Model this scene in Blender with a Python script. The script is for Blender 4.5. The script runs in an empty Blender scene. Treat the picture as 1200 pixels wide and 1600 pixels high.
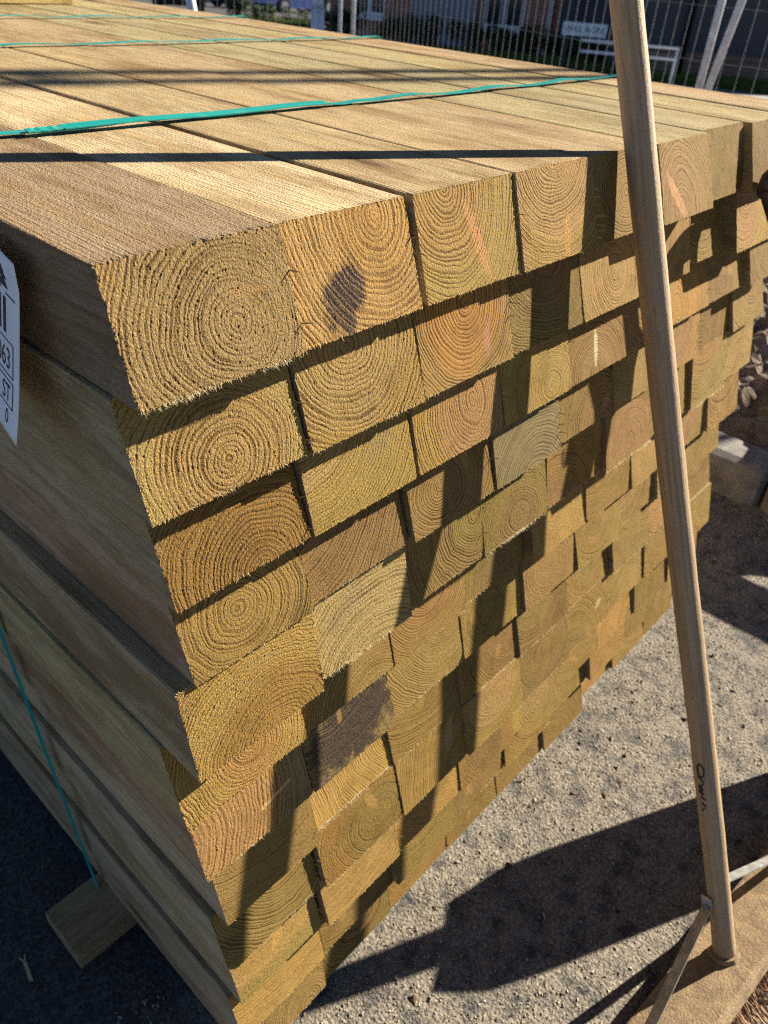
import bpy, bmesh, math, random
import numpy as np
from mathutils import Vector, Matrix, Quaternion, noise as MN

random.seed(7); RNG = np.random.default_rng(11)
SC = bpy.context.scene
COL = SC.collection
W = 0.125                      # sleeper width
ZT = 0.951                     # height of the pack's top above the ground

# ------------------------------------------------------------------ camera
cam_d = bpy.data.cameras.new("camera"); cam = bpy.data.objects.new("camera", cam_d); COL.objects.link(cam)
_r = Vector((0.675, -0.735, 0.062)).normalized(); _f = Vector((0.620, 0.521, -0.586)).normalized()
_r = (_r - _f * _r.dot(_f)).normalized(); _u = _r.cross(_f)
cam.matrix_world = Matrix(((_r.x, _u.x, -_f.x, -0.191), (_r.y, _u.y, -_f.y, -0.355), (_r.z, _u.z, -_f.z, 1.087), (0, 0, 0, 1)))
cam_d.sensor_fit = 'HORIZONTAL'; cam_d.sensor_width = 36.0; cam_d.lens = 36.0
cam_d.clip_start = 0.01; cam_d.clip_end = 2000
cam_d.dof.use_dof = True; cam_d.dof.focus_distance = 0.53; cam_d.dof.aperture_fstop = 17.0
SC.camera = cam

# ------------------------------------------------------------------ light
LDIR = Vector((-0.864, 0.248, -0.438)).normalized()
world = bpy.data.worlds.new("World"); SC.world = world; world.use_nodes = True
nt = world.node_tree; nt.nodes.clear()
sky = nt.nodes.new('ShaderNodeTexSky'); sky.sky_type = 'NISHITA'; sky.sun_disc = False; sky.air_density = 0.42; sky.dust_density = 0.2; sky.altitude = 2500
sky.sun_elevation = math.radians(26); sky.sun_rotation = math.atan2(-LDIR.x, -LDIR.y)
bg = nt.nodes.new('ShaderNodeBackground'); bg.inputs[1].default_value = 0.056
wo = nt.nodes.new('ShaderNodeOutputWorld')
nt.links.new(sky.outputs[0], bg.inputs[0]); nt.links.new(bg.outputs[0], wo.inputs[0])
sun_d = bpy.data.lights.new("sun", 'SUN'); sun_d.energy = 5.0; sun_d.angle = math.radians(0.5); sun_d.color = (1.0, 0.90, 0.74)
sun = bpy.data.objects.new("sun", sun_d); COL.objects.link(sun)
sun.rotation_euler = LDIR.to_track_quat('-Z', 'Y').to_euler()
SC.view_settings.view_transform = 'Standard'; SC.view_settings.look = 'None'
SC.cycles.use_denoising = False; SC.cycles.filter_width = 1.1; SC.cycles.max_bounces = 6; SC.cycles.diffuse_bounces = 3; SC.cycles.glossy_bounces = 2; SC.cycles.caustics_reflective = False; SC.cycles.caustics_refractive = False
SC.view_settings.exposure = 1.52; SC.view_settings.gamma = 1.0; SC.view_settings.use_curve_mapping = False

# ------------------------------------------------------------------ helpers
def mesh(name, verts, faces, mats=None, idx=None, smooth=False):
    m = bpy.data.meshes.new(name); m.from_pydata([tuple(v) for v in verts], [], [tuple(f) for f in faces])
    if mats:
        for x in mats: m.materials.append(x)
    if idx is not None: m.polygons.foreach_set('material_index', np.asarray(idx, dtype=np.int32))
    if smooth: m.polygons.foreach_set('use_smooth', [True] * len(m.polygons))
    m.update(); return m
def link(name, me, parent=None, loc=(0, 0, 0), rot=None):
    o = bpy.data.objects.new(name, me); COL.objects.link(o); o.location = loc
    if rot is not None: o.rotation_euler = rot
    if parent is not None: o.parent = parent
    return o
def tag(o, label, cat, group=None, kind=None):
    o['label'] = label; o['category'] = cat
    if group: o['group'] = group
    if kind: o['kind'] = kind
    return o
def empty(name, loc=(0, 0, 0), rot=(0, 0, 0)):
    o = bpy.data.objects.new(name, None); COL.objects.link(o); o.location = loc; o.rotation_euler = rot
    o.empty_display_size = .05; return o
class MB:
    def __init__(s): s.v = []; s.f = []
    def add(s, v, f):
        n = len(s.v); s.v += [tuple(p) for p in v]; s.f += [tuple(i + n for i in q) for q in f]; return s
    def box(s, c, d, M=None, bev=0.0):
        x, y, z = [k / 2 for k in d]
        if bev > 0:
            b = min(bev, x * .9, y * .9, z * .9); vs = []; bm = bmesh.new(); bmesh.ops.create_cube(bm, size=1)
            for v in bm.verts: v.co = Vector((v.co.x * d[0], v.co.y * d[1], v.co.z * d[2]))
            bmesh.ops.bevel(bm, geom=bm.edges[:], offset=b, segments=2, affect='EDGES', profile=.5)
            bm.verts.index_update()
            vs = [v.co.copy() for v in bm.verts]; fs = [[v.index for v in f.verts] for f in bm.faces]; bm.free()
        else:
            vs = [Vector((a * x, b_ * y, c_ * z)) for a in (-1, 1) for b_ in (-1, 1) for c_ in (-1, 1)]
            fs = [(0, 1, 3, 2), (4, 6, 7, 5), (0, 4, 5, 1), (2, 3, 7, 6), (0, 2, 6, 4), (1, 5, 7, 3)]
        c = Vector(c)
        return s.add([(M @ p if M else p) + c for p in vs], fs)
    def tube(s, pts, rad, n=10, cap=True):
        pts = [Vector(p) for p in pts]; rad = rad if hasattr(rad, '__len__') else [rad] * len(pts)
        vs = []; fs = []; ref = None
        for i, p in enumerate(pts):
            d = (pts[min(i + 1, len(pts) - 1)] - pts[max(i - 1, 0)]).normalized()
            if ref is None: ref = d.orthogonal().normalized()
            a = (ref - d * ref.dot(d)).normalized(); ref = a; b = d.cross(a)
            for k in range(n):
                t = 2 * math.pi * k / n; vs.append(p + (a * math.cos(t) + b * math.sin(t)) * rad[i])
        for i in range(len(pts) - 1):
            for k in range(n):
                fs.append((i * n + k, i * n + (k + 1) % n, (i + 1) * n + (k + 1) % n, (i + 1) * n + k))
        if cap: fs.append(tuple(range(n - 1, -1, -1))); fs.append(tuple(range((len(pts) - 1) * n, len(pts) * n)))
        return s.add(vs, fs)
    def strip(s, pts, nrm, wid, th):
        # flat band along pts; nrm = outward normals; wid = width, th = thickness
        pts = [Vector(p) for p in pts]; vs = []; fs = []
        for i, p in enumerate(pts):
            d = (pts[min(i + 1, len(pts) - 1)] - pts[max(i - 1, 0)]).normalized(); n = Vector(nrm[i]).normalized()
            b = d.cross(n).normalized()
            for sx, sn in ((-1, 0), (1, 0), (1, 1), (-1, 1)): vs.append(p + b * sx * wid / 2 + n * sn * th)
        for i in range(len(pts) - 1):
            for k in range(4): fs.append((i * 4 + k, i * 4 + (k + 1) % 4, (i + 1) * 4 + (k + 1) % 4, (i + 1) * 4 + k))
        fs += [(3, 2, 1, 0), tuple((len(pts) - 1) * 4 + k for k in range(4))]
        return s.add(vs, fs)
    def build(s, name, mat, parent=None, smooth=False, loc=(0, 0, 0), rot=None):
        return link(name, mesh(name, s.v, s.f, [mat] if mat else None, smooth=smooth), parent, loc, rot)

class NT:
    """tiny node-building helper"""
    def __init__(s, name):
        s.m = bpy.data.materials.new(name); s.m.use_nodes = True; s.t = s.m.node_tree; s.t.nodes.clear()
        s.out = s.t.nodes.new('ShaderNodeOutputMaterial'); s.b = s.t.nodes.new('ShaderNodeBsdfPrincipled')
        s.t.links.new(s.b.outputs[0], s.out.inputs[0])
    def n(s, typ, **k):
        x = s.t.nodes.new(typ)
        for a, v in k.items(): setattr(x, a, v)
        return x
    def put(s, sock, v):
        if hasattr(v, 'is_output'): s.t.links.new(v, sock)
        elif v is not None: sock.default_value = v
    def math(s, op, a, b=None, c=None, clamp=False):
        x = s.n('ShaderNodeMath', operation=op, use_clamp=clamp); s.put(x.inputs[0], a)
        if b is not None: s.put(x.inputs[1], b)
        if c is not None: s.put(x.inputs[2], c)
        return x.outputs[0]
    def vmath(s, op, a, b=None):
        x = s.n('ShaderNodeVectorMath', operation=op); s.put(x.inputs[0], a)
        if b is not None: s.put(x.inputs[1], b)
        return x.outputs[1] if op in ('LENGTH', 'DOT_PRODUCT', 'DISTANCE') else x.outputs[0]
    def noise(s, vec, scale, detail=2.0, rough=.5, col=False, typ='FBM'):
        x = s.n('ShaderNodeTexNoise'); s.put(x.inputs['Vector'], vec); s.put(x.inputs['Scale'], scale)
        x.inputs['Detail'].default_value = detail; x.inputs['Roughness'].default_value = rough
        return x.outputs[1] if col else x.outputs[0]
    def voro(s, vec, scale, feature='F1', out=0):
        x = s.n('ShaderNodeTexVoronoi', feature=feature); s.put(x.inputs['Vector'], vec); s.put(x.inputs['Scale'], scale)
        return x.outputs[out]
    def ramp(s, fac, stops, interp='LINEAR'):
        x = s.n('ShaderNodeValToRGB'); s.put(x.inputs[0], fac); r = x.color_ramp; r.interpolation = interp
        while len(r.elements) < len(stops): r.elements.new(.5)
        for e, (p, c) in zip(r.elements, stops):
            e.position = p; e.color = (*c, 1) if hasattr(c, '__len__') else (c, c, c, 1)
        return x.outputs[0]
    def mix(s, fac, a, b, mode='MIX'):
        x = s.n('ShaderNodeMix', data_type='RGBA', blend_type=mode); s.put(x.inputs[0], fac)
        for sock, v in ((x.inputs[6], a), (x.inputs[7], b)):
            if hasattr(v, 'is_output'): s.t.links.new(v, sock)
            else: sock.default_value = (*v, 1) if len(v) == 3 else v
        return x.outputs[2]
    def sm(s, v, lo, hi):
        x = s.n('ShaderNodeMapRange', interpolation_type='SMOOTHSTEP'); s.put(x.inputs[0], v)
        s.put(x.inputs[1], lo); s.put(x.inputs[2], hi); return x.outputs[0]
    def attr(s, name):
        x = s.n('ShaderNodeAttribute', attribute_type='OBJECT', attribute_name=name); return x
    def sep(s, v):
        x = s.n('ShaderNodeSeparateXYZ'); s.put(x.inputs[0], v); return x.outputs
    def comb(s, x_, y_, z_):
        x = s.n('ShaderNodeCombineXYZ')
        for i, v in enumerate((x_, y_, z_)): s.put(x.inputs[i], v)
        return x.outputs[0]
    def coord(s, which='Object'): return s.n('ShaderNodeTexCoord').outputs[which]
    def scale(s, v, k): 
        x = s.n('ShaderNodeVectorMath', operation='MULTIPLY'); s.put(x.inputs[0], v); x.inputs[1].default_value = k; return x.outputs[0]
    def bump(s, h, dist, strength=1.0, normal=None):
        x = s.n('ShaderNodeBump'); s.put(x.inputs['Height'], h); s.put(x.inputs['Distance'], dist)
        s.put(x.inputs['Strength'], strength)
        if normal is not None: s.put(x.inputs['Normal'], normal)
        return x.outputs[0]
    def fin(s, col=None, rough=.8, normal=None, spec=.3, metal=0.0):
        if col is not None:
            if hasattr(col, 'is_output'): s.put(s.b.inputs['Base Color'], col)
            else: s.b.inputs['Base Color'].default_value = (*col, 1)
        s.put(s.b.inputs['Roughness'], rough)
        if normal is not None: s.put(s.b.inputs['Normal'], normal)
        s.b.inputs['Specular IOR Level'].default_value = spec; s.b.inputs['Metallic'].default_value = metal
        return s.m
def plain(name, col, rough=.6, spec=.3, metal=0.0, var=.12, scale=30, bump=0.0, bscale=200):
    t = NT(name); p = t.coord()
    n = t.noise(p, scale, 4, .6)
    c = t.mix(t.math('MULTIPLY', t.sm(n, .35, .7), 1.0), tuple(k * (1 - var) for k in col), tuple(min(1, k * (1 + var)) for k in col))
    nm = t.bump(t.noise(p, bscale, 3), bump) if bump > 0 else None
    return t.fin(c, rough, nm, spec, metal)

# ------------------------------------------------------------------ wood
def ring_field(t, P, drift=1.0):
    """distance from the pith and the growth-ring profile of a sawn sleeper"""
    pith = t.attr('pith').outputs['Vector']; px, pz, sp = t.sep(pith)
    seed = t.attr('seed').outputs['Fac']
    x, y, z = t.sep(P)
    off = t.comb(t.math('MULTIPLY', seed, 7.3), t.math('MULTIPLY', seed, 3.1), t.math('MULTIPLY', seed, 5.7))
    Pw = t.vmath('ADD', P, off)
    slow = t.noise(t.scale(Pw, (17, .9, 17)), 1.0, 2, .55)
    fine = t.noise(t.scale(Pw, (75, 2.5, 75)), 1.0, 2, .6)
    dx = t.math('SUBTRACT', x, px); dz = t.math('SUBTRACT', z, pz)
    dx = t.math('ADD', dx, t.math('MULTIPLY', t.math('SINE', t.math('ADD', t.math('MULTIPLY', y, 3.1), seed)), .006 * drift))
    ell = t.math('ADD', .80, t.math('MULTIPLY', t.math('FRACT', t.math('MULTIPLY', seed, 7.13)), .45)); dz = t.math('MULTIPLY', dz, ell)
    r = t.math('SQRT', t.math('ADD', t.math('MULTIPLY', dx, dx), t.math('MULTIPLY', dz, dz)))
    r = t.math('ADD', r, t.math('MULTIPLY', t.math('SUBTRACT', slow, .5), .017))
    r = t.math('ADD', r, t.math('MULTIPLY', t.math('SUBTRACT', fine, .5), .0030))
    wob = t.noise(t.comb(t.math('MULTIPLY', r, 160), seed, 0.0), 1.0, 2, .6)
    ph = t.math('ADD', t.math('DIVIDE', r, sp), t.math('MULTIPLY', wob, 2.2))
    fr = t.math('FRACT', ph)
    late = t.math('MULTIPLY', t.sm(fr, .45, .86), t.math('SUBTRACT', 1.0, t.sm(fr, .92, 1.0)))
    return r, late, Pw, seed, fr
def wood_end():
    t = NT('sawn_end_grain'); P = t.coord()
    r, late, Pw, seed, fr = ring_field(t, P, 0)
    heart = t.attr('heart').outputs['Fac']; rough = t.attr('fur').outputs['Fac']
    c_in = t.attr('heart_colour').outputs['Color']; c_out = t.attr('sap_colour').outputs['Color']
    mott = t.noise(Pw, 26, 4, .65)
    hmix = t.sm(t.math('ADD', r, t.math('MULTIPLY', t.math('SUBTRACT', mott, .5), .03)), t.math('SUBTRACT', heart, .010), t.math('ADD', heart, .010))
    base = t.mix(hmix, c_in, c_out)
    base = t.mix(t.math('MULTIPLY', t.sm(mott, .48, .70), .5), base, t.mix(1.0, base, (.60, .57, .50), 'MULTIPLY'))
    dark = t.mix(1.0, base, (.24, .175, .12), 'MULTIPLY')
    g1 = t.noise(Pw, 900, 2, .7); g2 = t.noise(Pw, 1900, 1, .6)
    # rings stand out in some patches and are furred over by the saw in others
    patch = t.noise(Pw, 13, 2, .6)
    clear = t.math('SUBTRACT', 1.0, t.math('MULTIPLY', rough, t.sm(patch, .30, .62)))
    ringw = t.math('ADD', .55, t.math('MULTIPLY', t.sm(t.noise(Pw, 34, 2, .6), .30, .62), .45))
    lw = t.math('MULTIPLY', t.math('MULTIPLY', late, ringw), t.math('ADD', .45, t.math('MULTIPLY', clear, .55)))
    col = t.mix(lw, base, dark)
    pale = t.mix(1.0, base, (1.35, 1.33, 1.35), 'MULTIPLY')
    col = t.mix(t.math('MULTIPLY', t.sm(g1, .53, .70), t.math('ADD', .30, t.math('MULTIPLY', rough, .4))), col, pale)
    col = t.mix(t.math('MULTIPLY', t.sm(g2, .55, .40), .35), col, dark)
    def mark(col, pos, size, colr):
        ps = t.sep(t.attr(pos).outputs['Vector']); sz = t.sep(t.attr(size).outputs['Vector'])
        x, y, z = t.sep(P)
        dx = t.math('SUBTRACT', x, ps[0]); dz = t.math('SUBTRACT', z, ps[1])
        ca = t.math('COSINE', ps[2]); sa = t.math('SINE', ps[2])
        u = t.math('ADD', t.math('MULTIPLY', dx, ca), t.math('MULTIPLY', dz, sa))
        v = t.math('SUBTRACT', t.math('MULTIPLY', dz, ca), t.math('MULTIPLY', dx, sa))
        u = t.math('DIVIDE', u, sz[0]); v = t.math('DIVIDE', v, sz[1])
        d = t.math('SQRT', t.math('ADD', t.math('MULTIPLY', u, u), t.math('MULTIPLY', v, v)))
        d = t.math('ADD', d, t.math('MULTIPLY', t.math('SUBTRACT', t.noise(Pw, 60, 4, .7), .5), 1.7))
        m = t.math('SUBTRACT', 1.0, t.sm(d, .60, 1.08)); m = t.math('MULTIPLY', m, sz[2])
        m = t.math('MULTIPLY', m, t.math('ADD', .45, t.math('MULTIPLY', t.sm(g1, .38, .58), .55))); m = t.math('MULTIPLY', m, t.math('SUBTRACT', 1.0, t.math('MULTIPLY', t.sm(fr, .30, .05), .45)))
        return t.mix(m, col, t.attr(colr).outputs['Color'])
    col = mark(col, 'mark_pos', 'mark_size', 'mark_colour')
    col = mark(col, 'knot', 'knot_size', 'knot_colour')
    col = t.mix(1.0, col, (.86, .805, .69), 'MULTIPLY')
    # drying check running out from the pith
    ck = t.sep(t.attr('check').outputs['Vector']); pth = t.sep(t.attr('pith').outputs['Vector']); X_, Y_, Z_ = t.sep(P)
    cx_ = t.math('SUBTRACT', X_, pth[0]); cz_ = t.math('SUBTRACT', Z_, pth[1]); ca = t.math('COSINE', ck[0]); sa = t.math('SINE', ck[0])
    al = t.math('ADD', t.math('MULTIPLY', cx_, ca), t.math('MULTIPLY', cz_, sa)); ac = t.math('ABSOLUTE', t.math('ADD', t.math('SUBTRACT', t.math('MULTIPLY', cz_, ca), t.math('MULTIPLY', cx_, sa)), t.math('MULTIPLY', t.math('SUBTRACT', t.noise(Pw, 90, 2, .6), .5), .005)))
    crk = t.math('MULTIPLY', t.math('SUBTRACT', 1.0, t.sm(ac, .0001, .0004)), t.math('MULTIPLY', t.sm(al, ck[1], t.math('ADD', ck[1], .004)), t.math('SUBTRACT', 1.0, t.sm(al, t.math('SUBTRACT', ck[2], .008), ck[2]))))
    col = t.mix(t.math('MULTIPLY', crk, .65), col, (.06, .04, .02))
    # relief: earlywood torn out between the harder latewood lines, furred grain
    h = t.math('MULTIPLY', t.math('MULTIPLY', late, ringw), t.math('ADD', -.07, t.math('MULTIPLY', clear, -.24)))
    h = t.math('MULTIPLY', h, t.math('ADD', .32, t.math('MULTIPLY', rough, 1.25)))
    h = t.math('ADD', h, t.math('MULTIPLY', g1, t.math('ADD', .16, t.math('MULTIPLY', rough, .95))))
    h = t.math('ADD', h, t.math('MULTIPLY', g2, t.math('ADD', .14, t.math('MULTIPLY', rough, .35))))
    pit = t.math('MULTIPLY', t.sm(t.noise(Pw, 480, 2, .7), .56, .68), t.math('ADD', .45, t.math('MULTIPLY', late, .5)))
    h = t.math('SUBTRACT', h, t.math('MULTIPLY', pit, t.math('MULTIPLY', rough, .60)))
    h = t.math('SUBTRACT', h, t.math('MULTIPLY', crk, 1.2))
    dn = t.n('ShaderNodeDisplacement'); t.put(dn.inputs['Height'], h); dn.inputs['Midlevel'].default_value = .35; dn.inputs['Scale'].default_value = .00100
    t.t.links.new(dn.outputs[0], t.out.inputs['Displacement']); t.m.displacement_method = 'BOTH'
    return t.fin(col, .86, None, .15)
def wood_side():
    t = NT('sawn_long_grain'); P = t.coord()
    r, late, Pw, seed, fr = ring_field(t, P, 1.0)
    tone = t.attr('side_colour').outputs['Color']; rough = t.attr('fur').outputs['Fac']
    fib = t.noise(t.scale(Pw, (520, 26, 520)), 1, 3, .65)
    fib2 = t.noise(t.scale(Pw, (95, 3.5, 95)), 1, 4, .65)
    blot = t.noise(t.scale(Pw, (20, 5, 20)), 1, 5, .65); scuff = t.noise(t.scale(Pw, (46, 16, 46)), 1, 4, .7)
    dark = t.mix(1.0, tone, (.50, .42, .33), 'MULTIPLY')
    brk = t.sm(t.noise(t.scale(Pw, (60, 7, 60)), 1, 3, .6), .38, .60)
    col = t.mix(t.math('MULTIPLY', t.math('MULTIPLY', late, brk), .62), tone, dark)
    col = t.mix(t.math('MULTIPLY', t.sm(fib, .50, .66), .55), col, dark)
    col = t.mix(t.math('MULTIPLY', t.sm(fib2, .48, .72), .55), col, t.mix(1.0, tone, (.74, .60, .42), 'MULTIPLY'))
    col = t.mix(t.math('MULTIPLY', t.sm(blot, .47, .62), .75), col, t.mix(1.0, tone, (.52, .44, .35), 'MULTIPLY'))
    col = t.mix(t.math('MULTIPLY', t.sm(blot, .46, .30), .40), col, t.mix(1.0, tone, (1.22, 1.18, 1.05), 'MULTIPLY'))
    col = t.mix(t.math('MULTIPLY', t.sm(scuff, .55, .70), .40), col, t.mix(1.0, tone, (1.30, 1.30, 1.30), 'MULTIPLY'))
    stn = t.noise(t.scale(Pw, (13, 4, 13)), 1, 5, .7); col = t.mix(t.math('MULTIPLY', t.sm(stn, .50, .60), t.math('MULTIPLY', rough, .55)), col, t.mix(1.0, tone, (.48, .36, .25), 'MULTIPLY'))
    gold = t.noise(t.scale(Pw, (30, 1.6, 30)), 1, 4, .6); col = t.mix(t.math('MULTIPLY', t.sm(gold, .50, .66), .5), col, t.mix(1.0, tone, (.90, .76, .55), 'MULTIPLY'))
    # knots along the length: dark eye, brown halo
    vk = t.n('ShaderNodeTexVoronoi'); t.put(vk.inputs['Vector'], t.scale(Pw, (10, 3.4, 10))); vk.inputs['Scale'].default_value = 1
    kd = t.math('ADD', vk.outputs['Distance'], t.math('MULTIPLY', t.math('SUBTRACT', scuff, .5), .10)); has = t.sm(t.sep(vk.outputs['Color'])[0], .52, .54)
    col = t.mix(t.math('MULTIPLY', t.math('MULTIPLY', t.math('SUBTRACT', 1.0, t.sm(kd, .08, .34)), has), .55), col, (.20, .105, .045))
    col = t.mix(t.math('MULTIPLY', t.math('MULTIPLY', t.math('SUBTRACT', 1.0, t.sm(kd, .04, .13)), has), .8), col, (.07, .035, .018))
    gr = t.noise(t.scale(Pw, (850, 420, 850)), 1, 2, .7)
    saw = t.n('ShaderNodeTexWave', wave_type='BANDS', bands_direction='Y'); t.put(saw.inputs['Vector'], Pw)
    saw.inputs['Scale'].default_value = 95; saw.inputs['Distortion'].default_value = 5; saw.inputs['Detail'].default_value = 2
    col = t.mix(t.math('MULTIPLY', t.sm(gr, .52, .70), t.math('ADD', .12, t.math('MULTIPLY', rough, .45))), col, dark)
    h = t.math('ADD', t.math('MULTIPLY', fib, .8), t.math('MULTIPLY', t.math('MULTIPLY', late, brk), .22))
    h = t.math('ADD', h, t.math('MULTIPLY', gr, t.math('ADD', .5, t.math('MULTIPLY', rough, 1.1))))
    h = t.math('ADD', h, t.math('MULTIPLY', saw.outputs['Fac'], .15))
    return t.fin(col, .85, t.bump(h, .0017, 1.0), .15)
M_END = wood_end(); M_SIDE = wood_side()
M_FIB = plain('torn_fibre', (.60, .49, .29), .85, .2, var=.25, scale=300)
M_SPL = plain('splinter_wood', (.34, .24, .10), .85, .2, var=.25, scale=300)

# row boundaries (downwards from the top) and end positions, in sleeper widths
ZC = [0, .601, 1.207, 1.780, 2.360, 3.035, 3.715, 4.340, 4.950, 5.578, 6.205, 6.796, 7.372]
N_ = None
TQ = [-.093, -.122, -.098, -.083, -.10, -.053, -.122, -.053, -.08]
Q = [[.113, .103, .106, .120, .100, .167, .063, .149, .10],
     [.133, .154, .148, .136, .136, .110, .060, .160, .14],
     [.159, .168, .173, .167, .154, .120, .100, .126, .13],
     [.212, .163, .176, .190, .165, .130, .110, .120, .108],
     [.313, .240, .198, .198, .189, .215, .200, .230, .196],
     [.146, .120, .113, .075, .174, .210, .230, .220, .254],
     [.216, .208, .172, .186, .225, .250, .190, .230, .198],
     [.290, .207, .225, .245, .270, .210, .260, .240, .233],
     [.349, .395, .408, .436, .437, .370, .350, .400, .437],
     [.372, .434, .404, .420, .400, .440, .390, .410, .400],
     [.408, .393, .440, .400, .420, .370, .430, .400, .390],
     [.447, .414, .398, .391, .410, .416, .350, .400, .330]]
TILT = [None, .20, .20, .19, .16, .19, .19, .19, .18, .17, .16, .15]
DX1 = [0, -.03, .02, .06, -.055, -.09, -.04, .02, -.03, .03, -.02, .02]       # how far each layer's first sleeper is shoved sideways
# pith position in the end (u from left, v from top), ring spacing in mm
PITH = {(1,1):(.62,.62,4.2),(2,1):(.72,.10,4.6),(3,1):(.28,.0,4.0),(4,1):(.48,-.15,3.6),(5,1):(.5,.5,4),(6,1):(.36,.95,3.8),(7,1):(1.3,.4,3.6),(8,1):(.9,.5,3.6),
 (1,2):(.50,.74,4.6),(2,2):(.42,.22,4.6),(3,2):(.52,.16,3.6),(4,2):(.55,-.1,3.4),(5,2):(.55,.55,3.6),(6,2):(.4,.4,4),(7,2):(.5,.2,4),(8,2):(.25,.1,3.8),
 (1,3):(.62,1.05,4.0),(2,3):(.05,-.35,3.4),(3,3):(.65,.42,3.8),(4,3):(.70,.80,3.4),(5,3):(.42,.95,3.8),(6,3):(.5,.3,4),(7,3):(.2,.75,3.6),(8,3):(.32,.78,3.8),(9,3):(.6,.3,3.8),
 (1,4):(.42,.50,4.8),(2,4):(-.15,-.6,3.6),(3,4):(.36,.50,3.6),(4,4):(.62,1.5,4.2),(5,4):(.8,1.3,3.4),(6,4):(.4,.7,4),(7,4):(.3,.2,4),(8,4):(.25,-.1,3.6),(9,4):(.7,-.2,4),
 (1,5):(.60,1.12,3.5),(2,5):(.62,1.45,5.4),(3,5):(.9,.30,3.6),(4,5):(.55,.78,3.4),(5,5):(.1,1.2,3.2),(6,5):(.5,.75,3.2),(9,5):(.6,1.0,4),
 (1,6):(.55,.58,3.6),(2,6):(.75,1.3,4.2),(3,6):(.5,.35,3.8),(4,6):(.48,.85,3.4),(5,6):(.15,-.1,3.4),
 (1,7):(-.3,.4,5.0),(2,7):(.3,-.7,3.8),(3,7):(.82,.05,3.6),(4,7):(.4,.55,3.4),(5,7):(.45,.5,3.6),(6,7):(.4,.3,3.6),
 (1,8):(.60,-.9,3.4),(2,8):(1.5,.3,3.4),(3,8):(.5,-.5,4.2),(4,8):(.8,.4,3.4),(5,8):(.3,-.2,3.8),(6,8):(.5,.4,3.6),
 (1,9):(.70,-.25,3.6),(2,9):(.72,.60,3.0),(3,9):(1.5,1.1,4.2),(4,9):(.5,.22,3.2),(5,9):(.48,.35,3.0),
 (1,10):(.35,-.9,3.2),(2,10):(.2,-1,3.8),(3,10):(1.2,-.5,3.4),(4,10):(.5,.6,3.0),
 (1,11):(.6,-1.2,3.6),(2,11):(.5,-.6,4.4),(3,11):(.4,-.3,5.0),(4,11):(.6,1.2,3.2),
 (1,12):(.75,1.0,4.4),(2,12):(.58,.30,4.6),(3,12):(.4,.2,3.8)}
OLIVE = (.375, .258, .088); YELL = (.44, .30, .10); BROWN = (.37, .242, .095); ORANGE = (.41, .262, .098); GREY = (.36, .27, .13); TAN = (.43, .285, .12)
HEARTC = {(1,1):(.345,.235,.115),(2,1):(.45,.29,.105),(3,1):ORANGE,(4,1):(.46,.29,.115),(6,1):TAN,(1,2):(.375,.245,.105),(2,2):(.41,.27,.115),(3,2):(.48,.28,.085),(4,2):ORANGE,
 (1,3):(.34,.21,.065),(3,3):TAN,(1,4):(.44,.285,.105),(2,4):(.375,.245,.105),(4,4):(.345,.26,.135),(1,5):(.35,.22,.07),(2,5):(.42,.33,.15),(1,6):(.37,.235,.085),
 (1,7):(.40,.265,.112),(2,7):(.33,.22,.10),(1,8):OLIVE,(1,10):(.43,.30,.105),(7,3):(.45,.27,.09),(3,9):(.45,.33,.11)}
SAPC = {(1,1):(.37,.25,.115),(2,1):(.47,.325,.13),(3,1):(.40,.285,.10),(1,2):(.40,.28,.105),(2,3):(.40,.29,.085),(1,4):(.36,.27,.09),(1,5):(.42,.295,.105),(2,7):(.30,.215,.095),(4,4):(.345,.26,.135),(1,7):(.36,.26,.12)}
FUR = {(1,1):1.0,(2,1):.55,(3,1):.4,(4,1):.4,(1,2):.85,(2,2):.65,(1,3):.7,(2,3):.45,(1,4):.5,(1,5):.75,(1,6):.7,(1,7):.75,(2,5):.6,(3,3):.45,(2,7):.55}
HEARTR = {(1,1):.075,(2,1):.038,(3,1):.05,(4,1):.08,(1,2):.05,(2,2):.06,(3,2):.055,(1,3):.085,(1,4):.058,(1,5):.066,(2,3):.062,(1,7):.14,(2,4):.2,(1,8):.2,(1,10):.16,(2,5):.2,(4,4):.2}
SIDEC = {(1,1):(.34,.262,.17),(2,1):(.60,.495,.30),(3,1):(.47,.372,.21),(4,1):(.44,.352,.20),(5,1):(.42,.342,.195),(6,1):(.43,.355,.20),(7,1):(.43,.352,.20),(8,1):(.45,.355,.20),(9,1):(.45,.35,.195),
 (1,2):(.55,.42,.24),(1,3):(.62,.49,.28),(1,4):(.56,.41,.25),(1,5):(.52,.41,.25),(1,6):(.62,.48,.27),(1,7):(.60,.42,.24),(1,8):(.58,.46,.27),(1,9):(.53,.42,.25),(1,10):(.56,.44,.26),(1,11):(.50,.39,.23),(1,12):(.52,.40,.23)}
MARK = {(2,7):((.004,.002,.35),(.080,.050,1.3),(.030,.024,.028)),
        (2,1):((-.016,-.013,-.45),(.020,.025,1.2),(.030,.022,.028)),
        (5,3):((-.005,-.010,-.15),(.0045,.022,.95),(.62,.60,.42)),
        (2,2):((.03,-.01,.3),(.02,.008,.35),(.20,.12,.05)),
        (2,3):((.025,.01,.2),(.02,.012,.4),(.22,.18,.13)),
        (2,5):((-.02,.012,.4),(.03,.012,.4),(.22,.18,.12)),
        (3,10):((.03,.004,.3),(.025,.012,.6),(.17,.14,.055))}
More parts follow.
